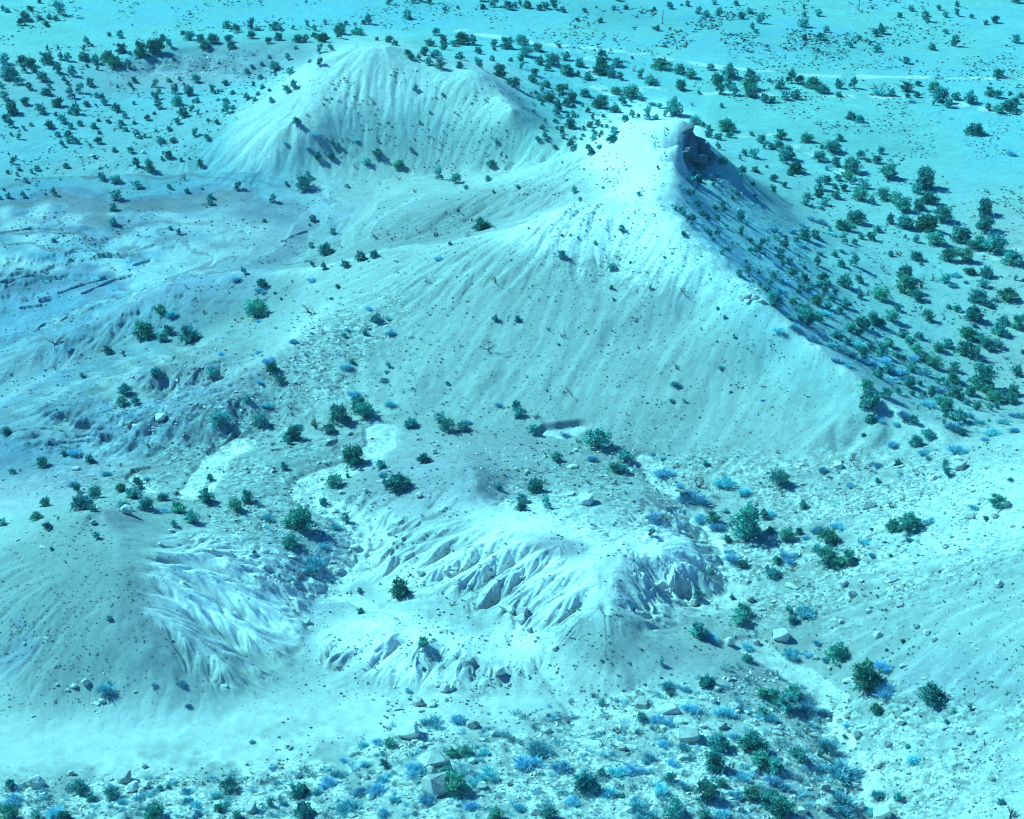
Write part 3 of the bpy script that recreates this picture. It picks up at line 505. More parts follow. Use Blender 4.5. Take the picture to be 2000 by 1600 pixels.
G[500,1200] = """1040 1030 100,1005 1195 80,370 1400 120,310 1430 130,390 1570 180,1540 1110 110,1640 1110 130,1495 1280 140,1560 1400 220,1870 1600 150,1310 245 100,1310 440 40,120 1500 70"""
G[1000,1200] = """1440 165 140,1495 200 90,1835 370 100,1790 70 150,1010 670 60,1010 830 90,590 1360 230,700 1260 80,1225 1300 95,1270 1590 200,300 1590 130,1610 1040 180,1570 1210 190,1510 1440 210,1640 1340 90,1870 1050 220,1930 1180 190,1880 1440 150,1500 1600 120,1960 640 100,1170 395 50,1520 550 130,1960 780 100,860 1430 50,975 930 35,700 710 60,1970 1480 100"""
G[1500,1200] = """530 330 200,790 590 260,1290 680 230,850 770 110,195 640 150,150 740 190,40 670 120,190 60 90,240 1130 150,50 1220 170,100 1570 230,1010 1460 75,1085 1045 45,1820 1480 70,595 960 40,925 285 30,1055 215 45,1450 770 50,1580 750 50,40 1440 130,930 1595 60,410 1110 60,1390 850 50"""
D[500,0] = "400 905 50,775 1310 55,1125 1400 60,1035 1480 40,1240 1505 60,700 640 50,900 780 50"
D[1000,0] = "1110 470 60,1190 480 40,950 560 70,690 390 40,1410 825 60,600 850 50,640 890 50,770 960 60,395 1280 60,85 1530 55,1260 830 90,1690 1070 60,1090 610 80"
D[0,0] = "640 1255 40,645 545 60,1445 1400 90,770 910 45"
D[1500,0] = "610 430 50,590 660 80,860 720 130"
D[0,400] = "365 170 25,430 1090 150,1590 850 70,1465 650 60,970 1180 120"
D[500,400] = "1640 250 80,1395 245 90,940 270 100,1030 240 60,440 850 150,1810 1150 140,850 910 30,1840 1340 40,1870 610 90,1320 600 90,1150 1470 40,680 1340 60,270 1590 80"
D[1000,400] = "1340 680 90,290 980 60,385 1030 70,425 1470 95,275 1460 60,110 1350 50,1280 1280 80,820 410 60,1475 980 45"
D[1500,400] = "885 500 70,1030 400 90,785 700 60,1410 1300 60,975 1440 70,1200 650 130,1290 590 90"
D[0,800] = "935 440 70,220 670 30,1820 1135 70"
D[500,800] = "470 130 160,350 1320 100,620 1060 70,1530 1530 80,285 50 70"
D[1000,800] = "510 260 80,1450 600 150,1210 860 120,1030 510 60,240 570 100,180 60 80,215 430 60,1600 1560 60"
D[1500,800] = "660 390 90,960 770 120,1040 710 80,1160 470 60,1440 750 60,215 810 70,710 1040 70,185 1260 70,245 1150 80,750 1460 60,310 1390 110,1060 100 60"
D[0,1200] = "1440 1330 80"
D[1000,1200] = "1190 660 70,1240 640 130,830 930 140,440 850 90,740 820 80,1980 470 70,60 1010 100"
D[1500,1200] = "60 490 110,495 690 60,260 1300 100,1890 1590 190,300 930 130,250 370 40,500 110 50,390 1270 90"
B[0,0] = "632 145 45"
B[1000,0] = "1090 825 70,1100 640 110,1260 870 90"
B[1500,0] = "1900 1210 90,1120 800 60,860 735 110"
B[500,0] = "460 1060 70,230 1120 40,400 1160 50,780 1100 50,960 1250 50"
B[0,400] = "1340 860 110,1730 1170 60,1850 600 90,540 1130 60"
B[500,400] = "885 820 65,710 980 60,1050 1010 90,1035 900 55,585 740 45,145 690 40,440 600 75,700 1280 100,1000 1380 70,1020 1310 40,760 1490 90,1040 1570 110,300 1080 80,90 1230 100,20 1160 60,25 1390 60,90 1580 90,15 920 60,1900 1580 80,1430 430 70,440 1010 40,40 680 90"
B[1000,400] = "1290 1420 100,1240 1535 60,1640 1280 60,1710 1465 32,1960 1530 36"
B[1500,400] = "1455 560 90,1440 640 80,1545 615 55,1770 750 80,90 990 90,200 960 90,330 1050 110,420 1030 120,480 1110 110,560 1140 120,640 1180 120,700 1110 120,760 1240 130,830 1260 120,900 1230 110,520 1220 80,610 1250 80,1010 1320 120,1060 1370 90,960 1380 90,1220 1330 120,1330 1460 110,1240 1570 120,1130 1210 90,1500 1400 100,230 840 110,90 680 100,250 650 100,150 620 80,400 390 70,390 260 70,500 240 80,570 370 60,250 320 90,60 470 70,40 200 100,260 160 80,410 150 90,340 120 90,180 210 90,620 880 50,1260 1250 70,330 700 70,440 860 90,180 900 100,960 1000 60"
B[0,800] = "570 360 130,830 520 90,570 600 120,1155 550 70,1290 800 70,1990 740 80"
B[500,800] = "620 930 100,460 1240 210,520 1080 90,100 860 110,1650 110 70,1000 520 80,330 150 90"
B[1000,800] = "430 220 90,625 405 100,1100 360 60,1200 520 160,1670 600 170,1810 650 130,1400 720 200,1480 870 130,1600 920 140,1110 850 110,1720 1170 140,1180 390 60,1670 800 60,1700 1120 70,1850 990 120,1310 600 70"
B[1500,800] = "970 280 90,1210 350 110,1490 340 160,850 440 70,645 600 70,430 480 80,540 920 100,1270 880 90,1615 780 90,765 1040 80,1115 1030 80,820 1145 70,160 1170 140,290 1010 70,370 960 110,20 830 100,290 1590 140,1050 50 130,860 80 80,1450 150 160,1750 200 130,1570 60 110,1250 380 60,1940 180 110,1690 250 90,1840 110 100,1930 60 90,1000 120 60,1650 110 90"
B[0,1200] = "820 590 170,1415 550 80,1205 555 50,1450 1400 90,1690 1440 110,410 1590 180,100 1480 130,1480 1460 100,960 1480 90,1470 725 60,1550 1580 110,1970 1000 50,1530 1500 90"
B[500,1200] = "960 1010 100,1370 860 150,1560 840 140,570 1340 150,1790 1090 140,1820 1280 160,730 1530 200,930 1400 170,1240 1240 180,1345 1460 140,840 1180 100,1000 1290 120,490 1400 100,840 1030 90,1000 1560 140,1710 1320 120,1210 670 45,1195 605 55,640 1270 130,130 1210 60,680 1145 80,1090 1460 100,820 1400 130,1700 1510 140,230 1490 90"
B[1000,1200] = "1210 590 150,240 1090 240,110 1180 220,390 1220 160,830 1260 160,950 1240 140,1080 1150 140,1250 1170 100,1410 760 160,1130 830 110,1680 790 170,1160 1390 140,770 1410 140,960 1500 140,1040 1590 180,1560 190 120,1840 270 100,1340 1050 130,480 1480 120,1230 860 110,50 1530 110,1190 1030 100,1350 1360 110,1350 600 90,1740 960 90,1640 1580 140,1750 1430 120,1800 1280 130"
B[1500,1200] = "190 320 140,310 330 80,390 240 80,900 430 150,930 620 190,430 790 150,310 740 140,430 1040 200,520 1240 230,650 1260 150,590 1490 230,880 1430 150,1140 1160 130,600 1580 170,610 870 70,450 360 70,40 830 150,310 10 100,800 1540 90,120 1350 120,20 1300 120"
R[0,0] = "735 1105 40,575 580 60,1120 1205 40,710 1225 45,1085 1078 40,1265 1125 30,1160 1080 30"
R[0,800] = "335 1085 60,1255 80 80,1050 130 50,1000 125 40,1920 470 50,1650 1100 50,1425 1370 50,895 485 30,355 600 40,990 820 90,590 480 80,1335 950 50,1250 1060 35,730 900 50,145 1025 50"
R[500,800] = "670 660 65,780 1080 85,1580 1365 80,1285 1290 60,70 1130 70,280 1160 70,140 1140 50,595 1195 50,650 1270 80,490 1300 50,130 490 50,490 425 35,540 425 35,1390 350 50,1420 370 50,1380 260 40,1275 690 50,970 575 60,1940 1560 80,1980 1580 80,1480 1275 40,50 1240 70,1545 1255 60,845 630 35"
R[1000,800] = "465 670 80,575 740 110,475 465 90,680 525 60,95 1320 70,800 580 40,880 515 40,1335 530 40,35 480 40,120 500 40,165 360 40,1040 850 50,985 795 30,500 330 40,1850 1360 40,1280 1500 60,1420 1530 60,1855 1500 60,1960 1570 60,1820 1085 60"
R[1500,800] = "1035 455 60,1495 470 90,1490 410 70,1290 560 70,550 460 70,780 780 100,1130 715 60,1565 855 70,1770 850 50,1755 975 40,1905 925 50,1160 1205 70,950 1310 60,975 1350 70,1380 1085 50,1480 1130 30,1785 1130 50,1590 1185 40,1600 1370 50,1800 1390 70,1030 1540 60,1040 1475 50,1010 1415 40,655 1465 70,585 1375 70,630 1420 50,110 1490 70,40 1510 60,190 1400 110,400 860 40,1540 1540 60,725 1350 35,275 590 60,1850 760 80,1930 810 50,1600 645 50,790 1590 50,200 1540 30,1550 965 50"
R[0,1200] = "670 550 60,580 575 50,535 600 30,750 710 60,800 690 50,255 800 35,290 490 30,195 240 30,1750 570 60,1120 1200 50,290 1350 120,555 1260 60,860 1300 60,970 1310 110,1045 1380 90,1130 1360 60,165 1330 30,355 190 30,450 560 30,1960 1550 90,845 650 30,1105 1395 60,1060 610 35,1345 215 25"
R[500,1200] = "1200 965 175,1150 900 80,1250 1000 70,1290 1040 60,1360 1020 60,1430 555 110,1475 600 75,1270 720 100,1370 725 80,1300 765 60,1100 750 60,1900 480 90,1840 505 40,1670 375 50,1400 1190 260,1380 1240 90,1690 1170 70,1400 1410 210,1700 890 100,1780 990 70,1840 950 50,30 1590 60,400 80 50,580 160 40,750 1590 80,890 1450 60,1180 1340 90,1770 1360 70,970 1580 50,1490 680 60,1570 1500 50,1520 590 50,865 1290 60,1980 1340 50,630 1470 50"
R[1000,1200] = "1385 990 165,1300 870 80,1230 780 190,620 1050 165,590 950 110,540 1110 100,820 1030 110,860 1060 60,920 1060 110,780 1100 50,1020 740 130,1515 670 100,1570 690 50,270 930 70,40 1190 90,1690 240 70,330 275 45,400 235 25,350 460 30,1745 735 60,1760 765 50,1835 780 40,1885 770 40,1490 890 60,1340 1140 100,1780 1540 60,1910 240 50,185 1570 80,910 1550 60,1900 1240 70,70 60 70,80 20 90,130 130 40,290 400 25,1640 890 80,1280 1340 40,1180 900 50,1700 520 60,1600 600 50,950 970 25"
R[1500,1200] = "105 200 120,80 940 90,620 530 80,860 180 70,1155 105 50,1295 210 45,1060 410 80,1220 510 50,1235 160 50,1060 750 50,1030 860 70,1065 850 30,610 810 55,560 740 40,700 960 80,740 885 50,930 1030 60,1005 990 60,1380 895 90,1460 1050 70,1490 1020 50,870 1200 70,920 1170 50,1095 1250 40,470 840 50,440 1380 90,420 1520 100,710 1520 80,890 1590 130,730 1240 50,680 1360 60,1270 1430 50,1330 1450 50,270 1550 70,380 350 40,1635 280 40,1740 1300 60,1580 940 60,1150 1380 50,280 1190 50,570 65 40,830 120 40,480 430 30,700 1010 30,1810 985 40,1700 930 40,1550 1200 40,1815 1225 40,770 1195 60"
def listed(T):
    out = []
    for (ox, oy), s in T.items():
        for it in s.split(','):
            a, b, w = map(float, it.split()); out.append((ox+a/4, oy+b/4, w/4))
    return np.array(out)

# ------------------------------------------------------------------ standing things on the ground
Uax, Yax = uu, yrows
def ground(xq, yq):
    """height of the finished ground sheet under a point"""
    xq = np.asarray(xq, float); yq = np.asarray(yq, float)
    u = xq/np.maximum(yq, 60)
    j = np.clip(np.searchsorted(Yax, yq)-1, 0, H_-2); i = np.clip(np.searchsorted(Uax, u)-1, 0, W_-2)
    ty = np.clip((yq-Yax[j])/(Yax[j+1]-Yax[j]), 0, 1); tx = np.clip((u-Uax[i])/(Uax[i+1]-Uax[i]), 0, 1)
    return (Z[j, i]*(1-tx)+Z[j, i+1]*tx)*(1-ty) + (Z[j+1, i]*(1-tx)+Z[j+1, i+1]*tx)*ty
def hit(px, py):
    """where the line of sight through each photo point first meets the ground"""
    dx, dy, dz = ray(px, py); n = len(dx); done = np.zeros(n, bool); T = np.full(n, 900.)
    ts = np.concatenate([np.arange(190, 760, .6), np.arange(760, 4000, 20)])
    prev = None
    for t in ts:
        g = HC + dz*t - ground(dx*t, dy*t)
        new = (g <= 0) & ~done
        T[new] = t; done |= new
        if done.all(): break
    lo = T-.6
    for _ in range(8):
        mid = (lo+T)/2; below = HC+dz*mid-ground(dx*mid, dy*mid) <= 0
        T = np.where(below, mid, T); lo = np.where(below, lo, mid)
    X_, Y_ = dx*T, dy*T
    return X_, Y_, ground(X_, Y_), T

REGIONS = [(150,40,'out on the open plain'),(700,40,'on the plain past the pale hill'),(1150,40,'on the open plain'),(1750,60,'on the wide empty plain'),(1900,130,'on the flat grassy plain'),
 (100,120,'in the belt edging the plain'),(330,90,'in the belt above the grey scarp'),(600,60,'in the belt behind the pale hill'),(900,90,'behind the pale hill'),(1120,120,'in the thicket past the pale hill'),
 (1350,150,'in the belt across the plain'),(1700,175,'beside the shallow far wash'),(1950,210,'in the thicket by the far wash'),(120,200,'on the flat below the belt'),(380,190,'on the flat beside the pale hill'),
 (60,300,'on the dark flat'),(300,340,'on the dark flat short of the badlands'),(720,200,'on the face of the pale hill'),(700,310,'at the foot of the pale hill'),(1000,280,'in the hollow beside the peaked hill'),
 (1180,270,'in the gully beside the peaked hill'),(1250,320,'on the peaked hill'),(1370,310,'under the dark cliff'),(1550,280,'below the dark cliff'),(1600,340,'on the wooded slope'),(1780,370,'in the grove at the plain edge'),
 (1900,480,'in the tall grove at the slope edge'),(1500,480,'on the shaded flank of the ridge'),(1680,520,'on the open wooded slope'),(1850,620,'low on the wooded slope'),(1620,600,'along the foot of the ridge flank'),(1760,720,'where the ridge flank runs out'),
 (1930,760,'in the scrub at the slope bottom'),(180,460,'on the bleached low badlands'),(560,450,'on the streaked flat'),(900,420,'in the bowl behind the main crest'),(1150,480,'high on the main face'),(1350,560,'near the main crest'),
 (1000,640,'on the bare main face'),(750,600,'on the stony arm of the main hill'),(1300,740,'low on the main face'),(100,650,'on the smooth western spur'),(350,620,'on the brow of the western spur'),(300,760,'on the rocky western slope'),(560,760,'in the stony draw'),
 (120,870,'under the small bluff'),(450,850,'above the hooked wash'),(180,960,'behind the rounded hill'),(320,970,'in the clump behind the rounded hill'),(520,1000,'on the stony bench'),(680,890,'by the bend of the dry wash'),(700,1000,'inside the curve of the dry wash'),
 (620,1080,'in the boulder hollow'),(850,850,'at the foot of the main face'),(1000,950,'on the stones behind the rilled knob'),(1180,880,'at the head of the side wash'),(1350,930,'beside the side wash'),(800,1100,'on the apron of the rilled knob'),(1100,1090,'on the rilled knob'),
 (1450,1010,'on the bank of the side wash'),(1380,1150,'by the sandy wash floor'),(1600,940,'on the rubble slope'),(1800,860,'at the notch below the ridge end'),(1800,1000,'on the stony eastern hillside'),(1620,1080,'at the foot of the eastern hillside'),(1900,1200,'on the bare eastern hillside'),
 (150,1150,'on the rounded hill'),(400,1200,'on the gullied side of the rounded hill'),(150,1340,'at the toe of the rounded hill'),(300,1440,'on the pale pan'),(850,1280,'by the low rilled mound'),(1100,1330,'on the sand below the knob'),(860,1340,'beside the split boulders'),
 (100,1540,'at the edge of the pale pan'),(420,1560,'on the rubble below the pale pan'),(620,1540,'below the pan among pale brush'),(800,1440,'around the great boulder'),(900,1500,'on the boulder bank'),(1100,1520,'on the brushy bank'),(1300,1390,'on the crest of the boulder bank'),
 (1380,1480,'beside the overhanging boulder'),(1480,1560,'in the brush by the lower wash'),(1520,1340,'in the thicket over the lower wash'),(1600,1260,'above the lower wash'),(1700,1330,'at the eastern bank'),(1650,1480,'along the lower wash'),(1850,1480,'on the rubble apron'),(1950,1340,'on the smooth lower hillside')]
RA = np.array([(a, b) for a, b, _ in REGIONS], float)
used_labels = {}
def place_phrase(px, py):
    k = np.argmin((RA[:, 0]-px)**2 + ((RA[:, 1]-py)*1.5)**2); return REGIONS[k][2]
def make_label(head, px, py):
    base = f"{head} {place_phrase(px, py)}"
    lab = f"{base}, {px/20:.0f}% across, {py/16:.0f}% down"
    if lab in used_labels: lab = f"{base}, {px/20:.1f}% across, {py/16:.1f}% down"
    if len(lab.replace('-', ' ').split()) > 15: lab = ' '.join(head.split()[-2:]) + lab[len(head):]
    used_labels[lab] = 1
    return lab
SPECIAL = [ # spots whose things are known by more than their place
 ('g',1698,1347,'broad dense juniper with pointed top beside the blue brush on the eastern slope'),
 ('g',1632,1282,'rounded green juniper standing alone just uphill of the lower wash'),
 ('g',1822,1370,'low flat-topped juniper by itself at the foot of the smooth hillside'),
 ('g',1165,872,'fan-shaped juniper with spreading dark limbs at the head of the side wash'),
 ('g',784,1161,'upright bushy juniper alone on the sand between wash and rilled knob'),
 ('g',694,905,'leaning green juniper on the bank where the dry wash bends'),
 ('g',501,620,'compact green juniper alone on the pale brow of the main hill'),
 ('g',1457,1045,'tall ragged juniper, largest beside the side wash'),
 ('g',1522,947,'dark round juniper at the very foot of the main face'),
 ('g',1947,990,'open fan-shaped juniper alone on the stony eastern hillside'),
 ('g',449,1544,'leggy juniper with bare stem at the rim of the pale pan'),
 ('g',1720,1552,'small round juniper by the lower wash mouth'),
 ('g',890,1550,'shaggy juniper leaning over the half-buried boulder'),
 ('g',597,1592,'tall narrow juniper rising from the rubble below the pale pan'),
 ('g',537,57,'flat-crowned dark pine standing above the belt behind the pale hill'),
 ('g',736,629,'small dark juniper casting a solid shadow on the stony arm'),
 ('g',1902,262,'wide ragged juniper alone on the open plain past the wooded slope'),
 ('g',1947,151,'dome-shaped juniper alone on the empty plain'),
 ('d',1107,767,'curled dead tree lying on the lower main face'),
 ('d',952,687,'long fallen dead trunk with forked end on the bare face'),
 ('d',1972,1597,'spiky dead tree standing at the edge of the rubble apron'),
 ('d',1362,950,'uprooted dead tree with dark root plate beside the side wash'),
 ('r',800,1441,'great square boulder, sunlit on top with dark front, beside the pan'),
 ('r',1346,1447,'tall overhanging boulder casting the long shadow on the boulder bank'),
 ('r',850,1497,'huge pale slab lying flat beside a ragged juniper'),
 ('r',850,1552,'half-buried rounded boulder showing a dark front face'),
 ('r',72,1537,'angular pale block at the edge of the pale pan'),
 ('r',1307,1395,'wide pale slab lying just behind the overhanging boulder'),
 ('r',1526,1250,'dark cube-shaped boulder under a dead branch above the lower wash'),
 ('r',1722,1597,'bright white boulder at the bottom edge by the wash'),
]
def special(kind, px, py):
    for k, a, b, l in SPECIAL:
        if k == kind and abs(a-px) < 4 and abs(b-py) < 4: return l
    return None

# ---- materials of plants and stones
def tinted(name, attr, rough=.9, bump=0, bscale=6):
    m, t, b = new_mat(name); a = t.nodes.new('ShaderNodeAttribute'); a.attribute_name = attr
    oi = t.nodes.new('ShaderNodeObjectInfo'); hs = t.nodes.new('ShaderNodeHueSaturation')
    r1_ = t.nodes.new('ShaderNodeMapRange'); r1_.inputs['To Min'].default_value = .72; r1_.inputs['To Max'].default_value = 1.3
    t.links.new(oi.outputs['Random'], r1_.inputs['Value']); t.links.new(r1_.outputs[0], hs.inputs['Value'])
    mh = t.nodes.new('ShaderNodeMath'); mh.operation = 'MULTIPLY'; mh.inputs[1].default_value = 7.13; mf = t.nodes.new('ShaderNodeMath'); mf.operation = 'FRACT'; mq = t.nodes.new('ShaderNodeMapRange'); mq.inputs['To Min'].default_value = .465; mq.inputs['To Max'].default_value = .525
    t.links.new(oi.outputs['Random'], mh.inputs[0]); t.links.new(mh.outputs[0], mf.inputs[0]); t.links.new(mf.outputs[0], mq.inputs['Value']); t.links.new(mq.outputs[0], hs.inputs['Hue'])
    t.links.new(a.outputs['Color'], hs.inputs['Color']); t.links.new(hs.outputs[0], b.inputs['Base Color']); b.inputs['Roughness'].default_value = rough
    if bump:
        g = t.nodes.new('ShaderNodeNewGeometry'); n = t.nodes.new('ShaderNodeTexNoise'); n.inputs['Scale'].default_value = bscale; n.inputs['Detail'].default_value = 6
        p = t.nodes.new('ShaderNodeBump'); p.inputs['Strength'].default_value = bump; p.inputs['Distance'].default_value = .15
        t.links.new(g.outputs['Position'], n.inputs['Vector']); t.links.new(n.outputs['Fac'], p.inputs['Height']); t.links.new(p.outputs[0], b.inputs['Normal'])
    return m
m_leaf = tinted('juniper_foliage', 'tint'); m_bark = tinted('grey_bark', 'tint'); m_brush = tinted('pale_blue_brush', 'tint')
m_dead = tinted('weathered_dead_wood', 'tint'); m_rock = tinted('sandstone', 'tint', .95, .5, 3)

class Tri:
    """collects triangles with a tint per corner"""
    def __init__(s): s.v = []; s.c = []; s.f = []; s.n = 0
    def add(s, v, f, c):
        v = np.asarray(v, float); s.v.append(v); s.f.append(np.asarray(f, int)+s.n); s.n += len(v)
        s.c.append(np.broadcast_to(np.asarray(c, float), (len(v), 3)))
    def arrays(s): return np.concatenate(s.v), np.concatenate(s.f), np.concatenate(s.c)
    def mesh(s, name, mat, sm=False):
        v, f, c = s.arrays(); me = mesh_from(name, v, f.ravel(), 3, sm); set_color(me, c, 'tint'); me.materials.append(mat); return me
def tube(T, pts, radii, c, sides=5):
    pts = np.asarray(pts, float); n = len(pts); rings = []
    for i, p in enumerate(pts):
        d = pts[min(i+1, n-1)]-pts[max(i-1, 0)]; d /= np.linalg.norm(d)+1e-9
        a = np.cross(d, (0.3, .9, .2)); a /= np.linalg.norm(a)+1e-9; b = np.cross(d, a)
        th = np.arange(sides)/sides*2*math.pi
        rings.append(p + radii[i]*(np.cos(th)[:, None]*a + np.sin(th)[:, None]*b))
    v = np.concatenate(rings); f = []
    for i in range(n-1):
        for k in range(sides):
            a, b_ = i*sides+k, i*sides+(k+1) % sides
            f += [(a, b_, b_+sides), (a, b_+sides, a+sides)]
    T.add(v, f, c)
def leaf_cards(r, centres, normals, size, up=.5):
    n = len(centres); d = normals*.8 + r.normal(size=(n, 3))*.55 + np.array([0, 0, up]); d /= np.linalg.norm(d, axis=1)[:, None]
    a = np.cross(d, r.normal(size=(n, 3))); a /= np.linalg.norm(a, axis=1)[:, None]
    L = size*(.6+.9*r.random(n))[:, None]; W = L*.42
    p = centres
    v = np.stack([p-a*W*.6, p+a*W*.6, p+d*L+a*W*.15, p+d*L*.7-a*W*.75], 1).reshape(-1, 3)
    f = np.arange(n)[:, None]*4 + np.array([[0, 1, 2, 0, 2, 3]]); return v, f.reshape(-1, 3)
def make_juniper(seed, form, n_clump, per, card):
    """crown one metre across; form: (height, how far the crown is lifted, openness)"""
    r = np.random.default_rng(seed); hgt, lift, open_ = form
    crown, wood = Tri(), Tri(); cs = []
    for i in range(n_clump):
        for _ in range(50):
            a = r.random()*2*math.pi; q = r.random()**.5
            zc = lift + (hgt-lift)*(.08+.86*r.random()); rel = (zc-lift)/(hgt-lift)
            prof = math.sqrt(max(.05, 1-(max(rel, .0)*1.02-.32)**2/.52)) 
            rad = .37*prof*q
            c = np.array([math.cos(a)*rad, math.sin(a)*rad, zc])
            if all(np.linalg.norm((c-o)*(1, 1, .9)) > open_*.13 for o, _ in cs): break
        cs.append((c, .075+.095*r.random()**1.3))
    lean = r.normal(size=2)*.05
    for c, rad in cs:
        c[:2] += lean*c[2]
        n = r.normal(size=(per, 3)); n[:, 2] += .25; n /= np.linalg.norm(n, axis=1)[:, None]
        p = c + n*rad*(.45+.6*r.random(per)[:, None]**.5)*np.array([1, 1, .85])
        p[:, 2] = np.maximum(p[:, 2], .02)
        v, f = leaf_cards(r, p, n, card)
        base = np.array([.12, .38, .35]) if r.random() < .65 else np.array([.20, .48, .38])
        t = base*(.75+.5*r.random()); crown.add(v, f, np.repeat(t*(.75+.5*r.random((per, 1))), 4, 0))
    m = per*n_clump//12; ia = r.integers(0, len(cs), m); ctr = np.array([c for c, _ in cs])[ia]; out = ctr-np.array([0, 0, lift+(hgt-lift)*.35]); out /= np.linalg.norm(out, axis=1)[:, None]+1e-6
    p = ctr + out*(.10+.11*r.random((m, 1))) + r.normal(size=(m, 3))*.035; p[:, 2] = np.maximum(p[:, 2], .03)
    v, f = leaf_cards(r, p, out, card*1.1); crown.add(v, f, np.repeat(np.array([.14, .40, .36])*(.7+.5*r.random((m, 1))), 4, 0))
    stems = sorted(cs, key=lambda q: -q[0][2])[:max(5, n_clump//2)]
    for c, rad in stems:
        b = np.array([r.normal()*.02, r.normal()*.02, -.06]); m = (b+c)/2 + np.array([(c[0])*.15, c[1]*.15, -.04*hgt]); m[2] = max(m[2], .04)
        tube(wood, [b, b*.6+m*.4+(0, 0, .02), m, c], [.026, .019, .013, .005], np.array([.17, .15, .14])*(.8+.4*r.random()))
    return crown, wood
def make_dead(seed, fallen=False):
    r = np.random.default_rng(seed); T = Tri()
    def grow(p, d, L, rad, lev):
        pts = [p]; q = p.copy(); dd = d.copy(); n = 4
        for i in range(n):
            dd = dd + r.normal(size=3)*.22; 
            if lev > 0: dd[2] += .03
            dd /= np.linalg.norm(dd); q = q + dd*L/n; q[2] = max(q[2], .01); pts.append(q.copy())
        tube(T, pts, np.linspace(rad, rad*.35, n+1), np.array([.16, .14, .13])*(.6+.7*r.random()), 4 if lev < 2 else 3)
        if lev < 3:
            for k in range(3 if lev else 4):
                i = r.integers(1, n+1); a = r.normal(size=3); a[2] = abs(a[2])*.5
                nd = dd*.6 + a/np.linalg.norm(a)*.8; grow(pts[i], nd/np.linalg.norm(nd), L*(.45+.3*r.random()), rad*.5, lev+1)
    if fallen: grow(np.array([-.4, 0, .03]), np.array([1., .2, .08]), .8, .034, 0)
    else:
        for s in range(3):
            a = r.random()*6.28; grow(np.array([0, 0, -.03]), np.array([math.cos(a)*.7, math.sin(a)*.7, .9]), .42, .036, 1)
    return T
def make_brush(seed, n=260):
    r = np.random.default_rng(seed); T = Tri()
    nb = 4+r.integers(0, 3); cen = r.normal(size=(nb, 2))*.16
    for k in range(nb):
        m = n//nb; a = r.random(m)*6.283; el = np.clip(r.normal(.95, .38, m), .1, 1.5); L = (.24+.2*r.random(m))
        d = np.stack([np.cos(a)*np.cos(el), np.sin(a)*np.cos(el), np.sin(el)*.95], 1)
        b = np.zeros((m, 3)); b[:, :2] = cen[k] + r.normal(size=(m, 2))*.035; b[:, 2] = -.02
        s = np.cross(d, r.normal(size=(m, 3))); s /= np.linalg.norm(s, axis=1)[:, None]
        w = .006+.007*r.random((m, 1))*(1 if n > 100 else 2.5); b = b + d*L[:, None]*.25*r.random((m, 1))
        v = np.stack([b-s*w*.5, b+s*w*.5, b+d*L[:, None]+s*w, b+d*L[:, None]*.96-s*w], 1).reshape(-1, 3)
        f = (np.arange(m)[:, None]*4 + np.array([[0, 1, 2, 0, 2, 3]])).reshape(-1, 3)
        T.add(v, f, np.repeat(np.array([.32, .60, .70])*(.6+.7*r.random((m, 1))), 4, 0))
    return T
import bmesh
def make_rock(seed, n=13, squash=(1, .8, .6), cuts=1):
    r = np.random.default_rng(seed); bm = bmesh.new()
    p = r.normal(size=(n, 3)); p /= (np.abs(p)**5.).sum(1)[:, None]**(1/5.); p *= (.86+.14*r.random((n, 1)))*.5
    for q_ in p*np.array(squash): bm.verts.new(q_)
    res = bmesh.ops.convex_hull(bm, input=bm.verts)
    bmesh.ops.delete(bm, geom=[g for g in res['geom_interior'] if isinstance(g, bmesh.types.BMVert)], context='VERTS')
    if cuts:
        bmesh.ops.bevel(bm, geom=bm.edges[:], offset=.014, segments=1, affect='EDGES', clamp_overlap=True)
        bmesh.ops.triangulate(bm, faces=bm.faces[:]); 
        long_ = [e for e in bm.edges if e.calc_length() > .22]
        bmesh.ops.subdivide_edges(bm, edges=long_, cuts=2, use_grid_fill=False)
        for v_ in bm.verts:
            s_ = v_.co.length; nz = math.sin(v_.co.x*17+seed)*math.sin(v_.co.y*15+seed*2)*math.sin(v_.co.z*19+seed*3)
            v_.co *= 1+.06*nz + float(r.normal())*.008
    bmesh.ops.triangulate(bm, faces=bm.faces[:]); bm.verts.ensure_lookup_table()
    v = np.array([tuple(q_.co) for q_ in bm.verts]); f = np.array([[w.index for w in fc.verts] for fc in bm.faces]); bm.free()
    T = Tri(); T.add(v, f, np.array([.60, .56, .50])*(.88+.24*r.random((len(v), 1)))); return T

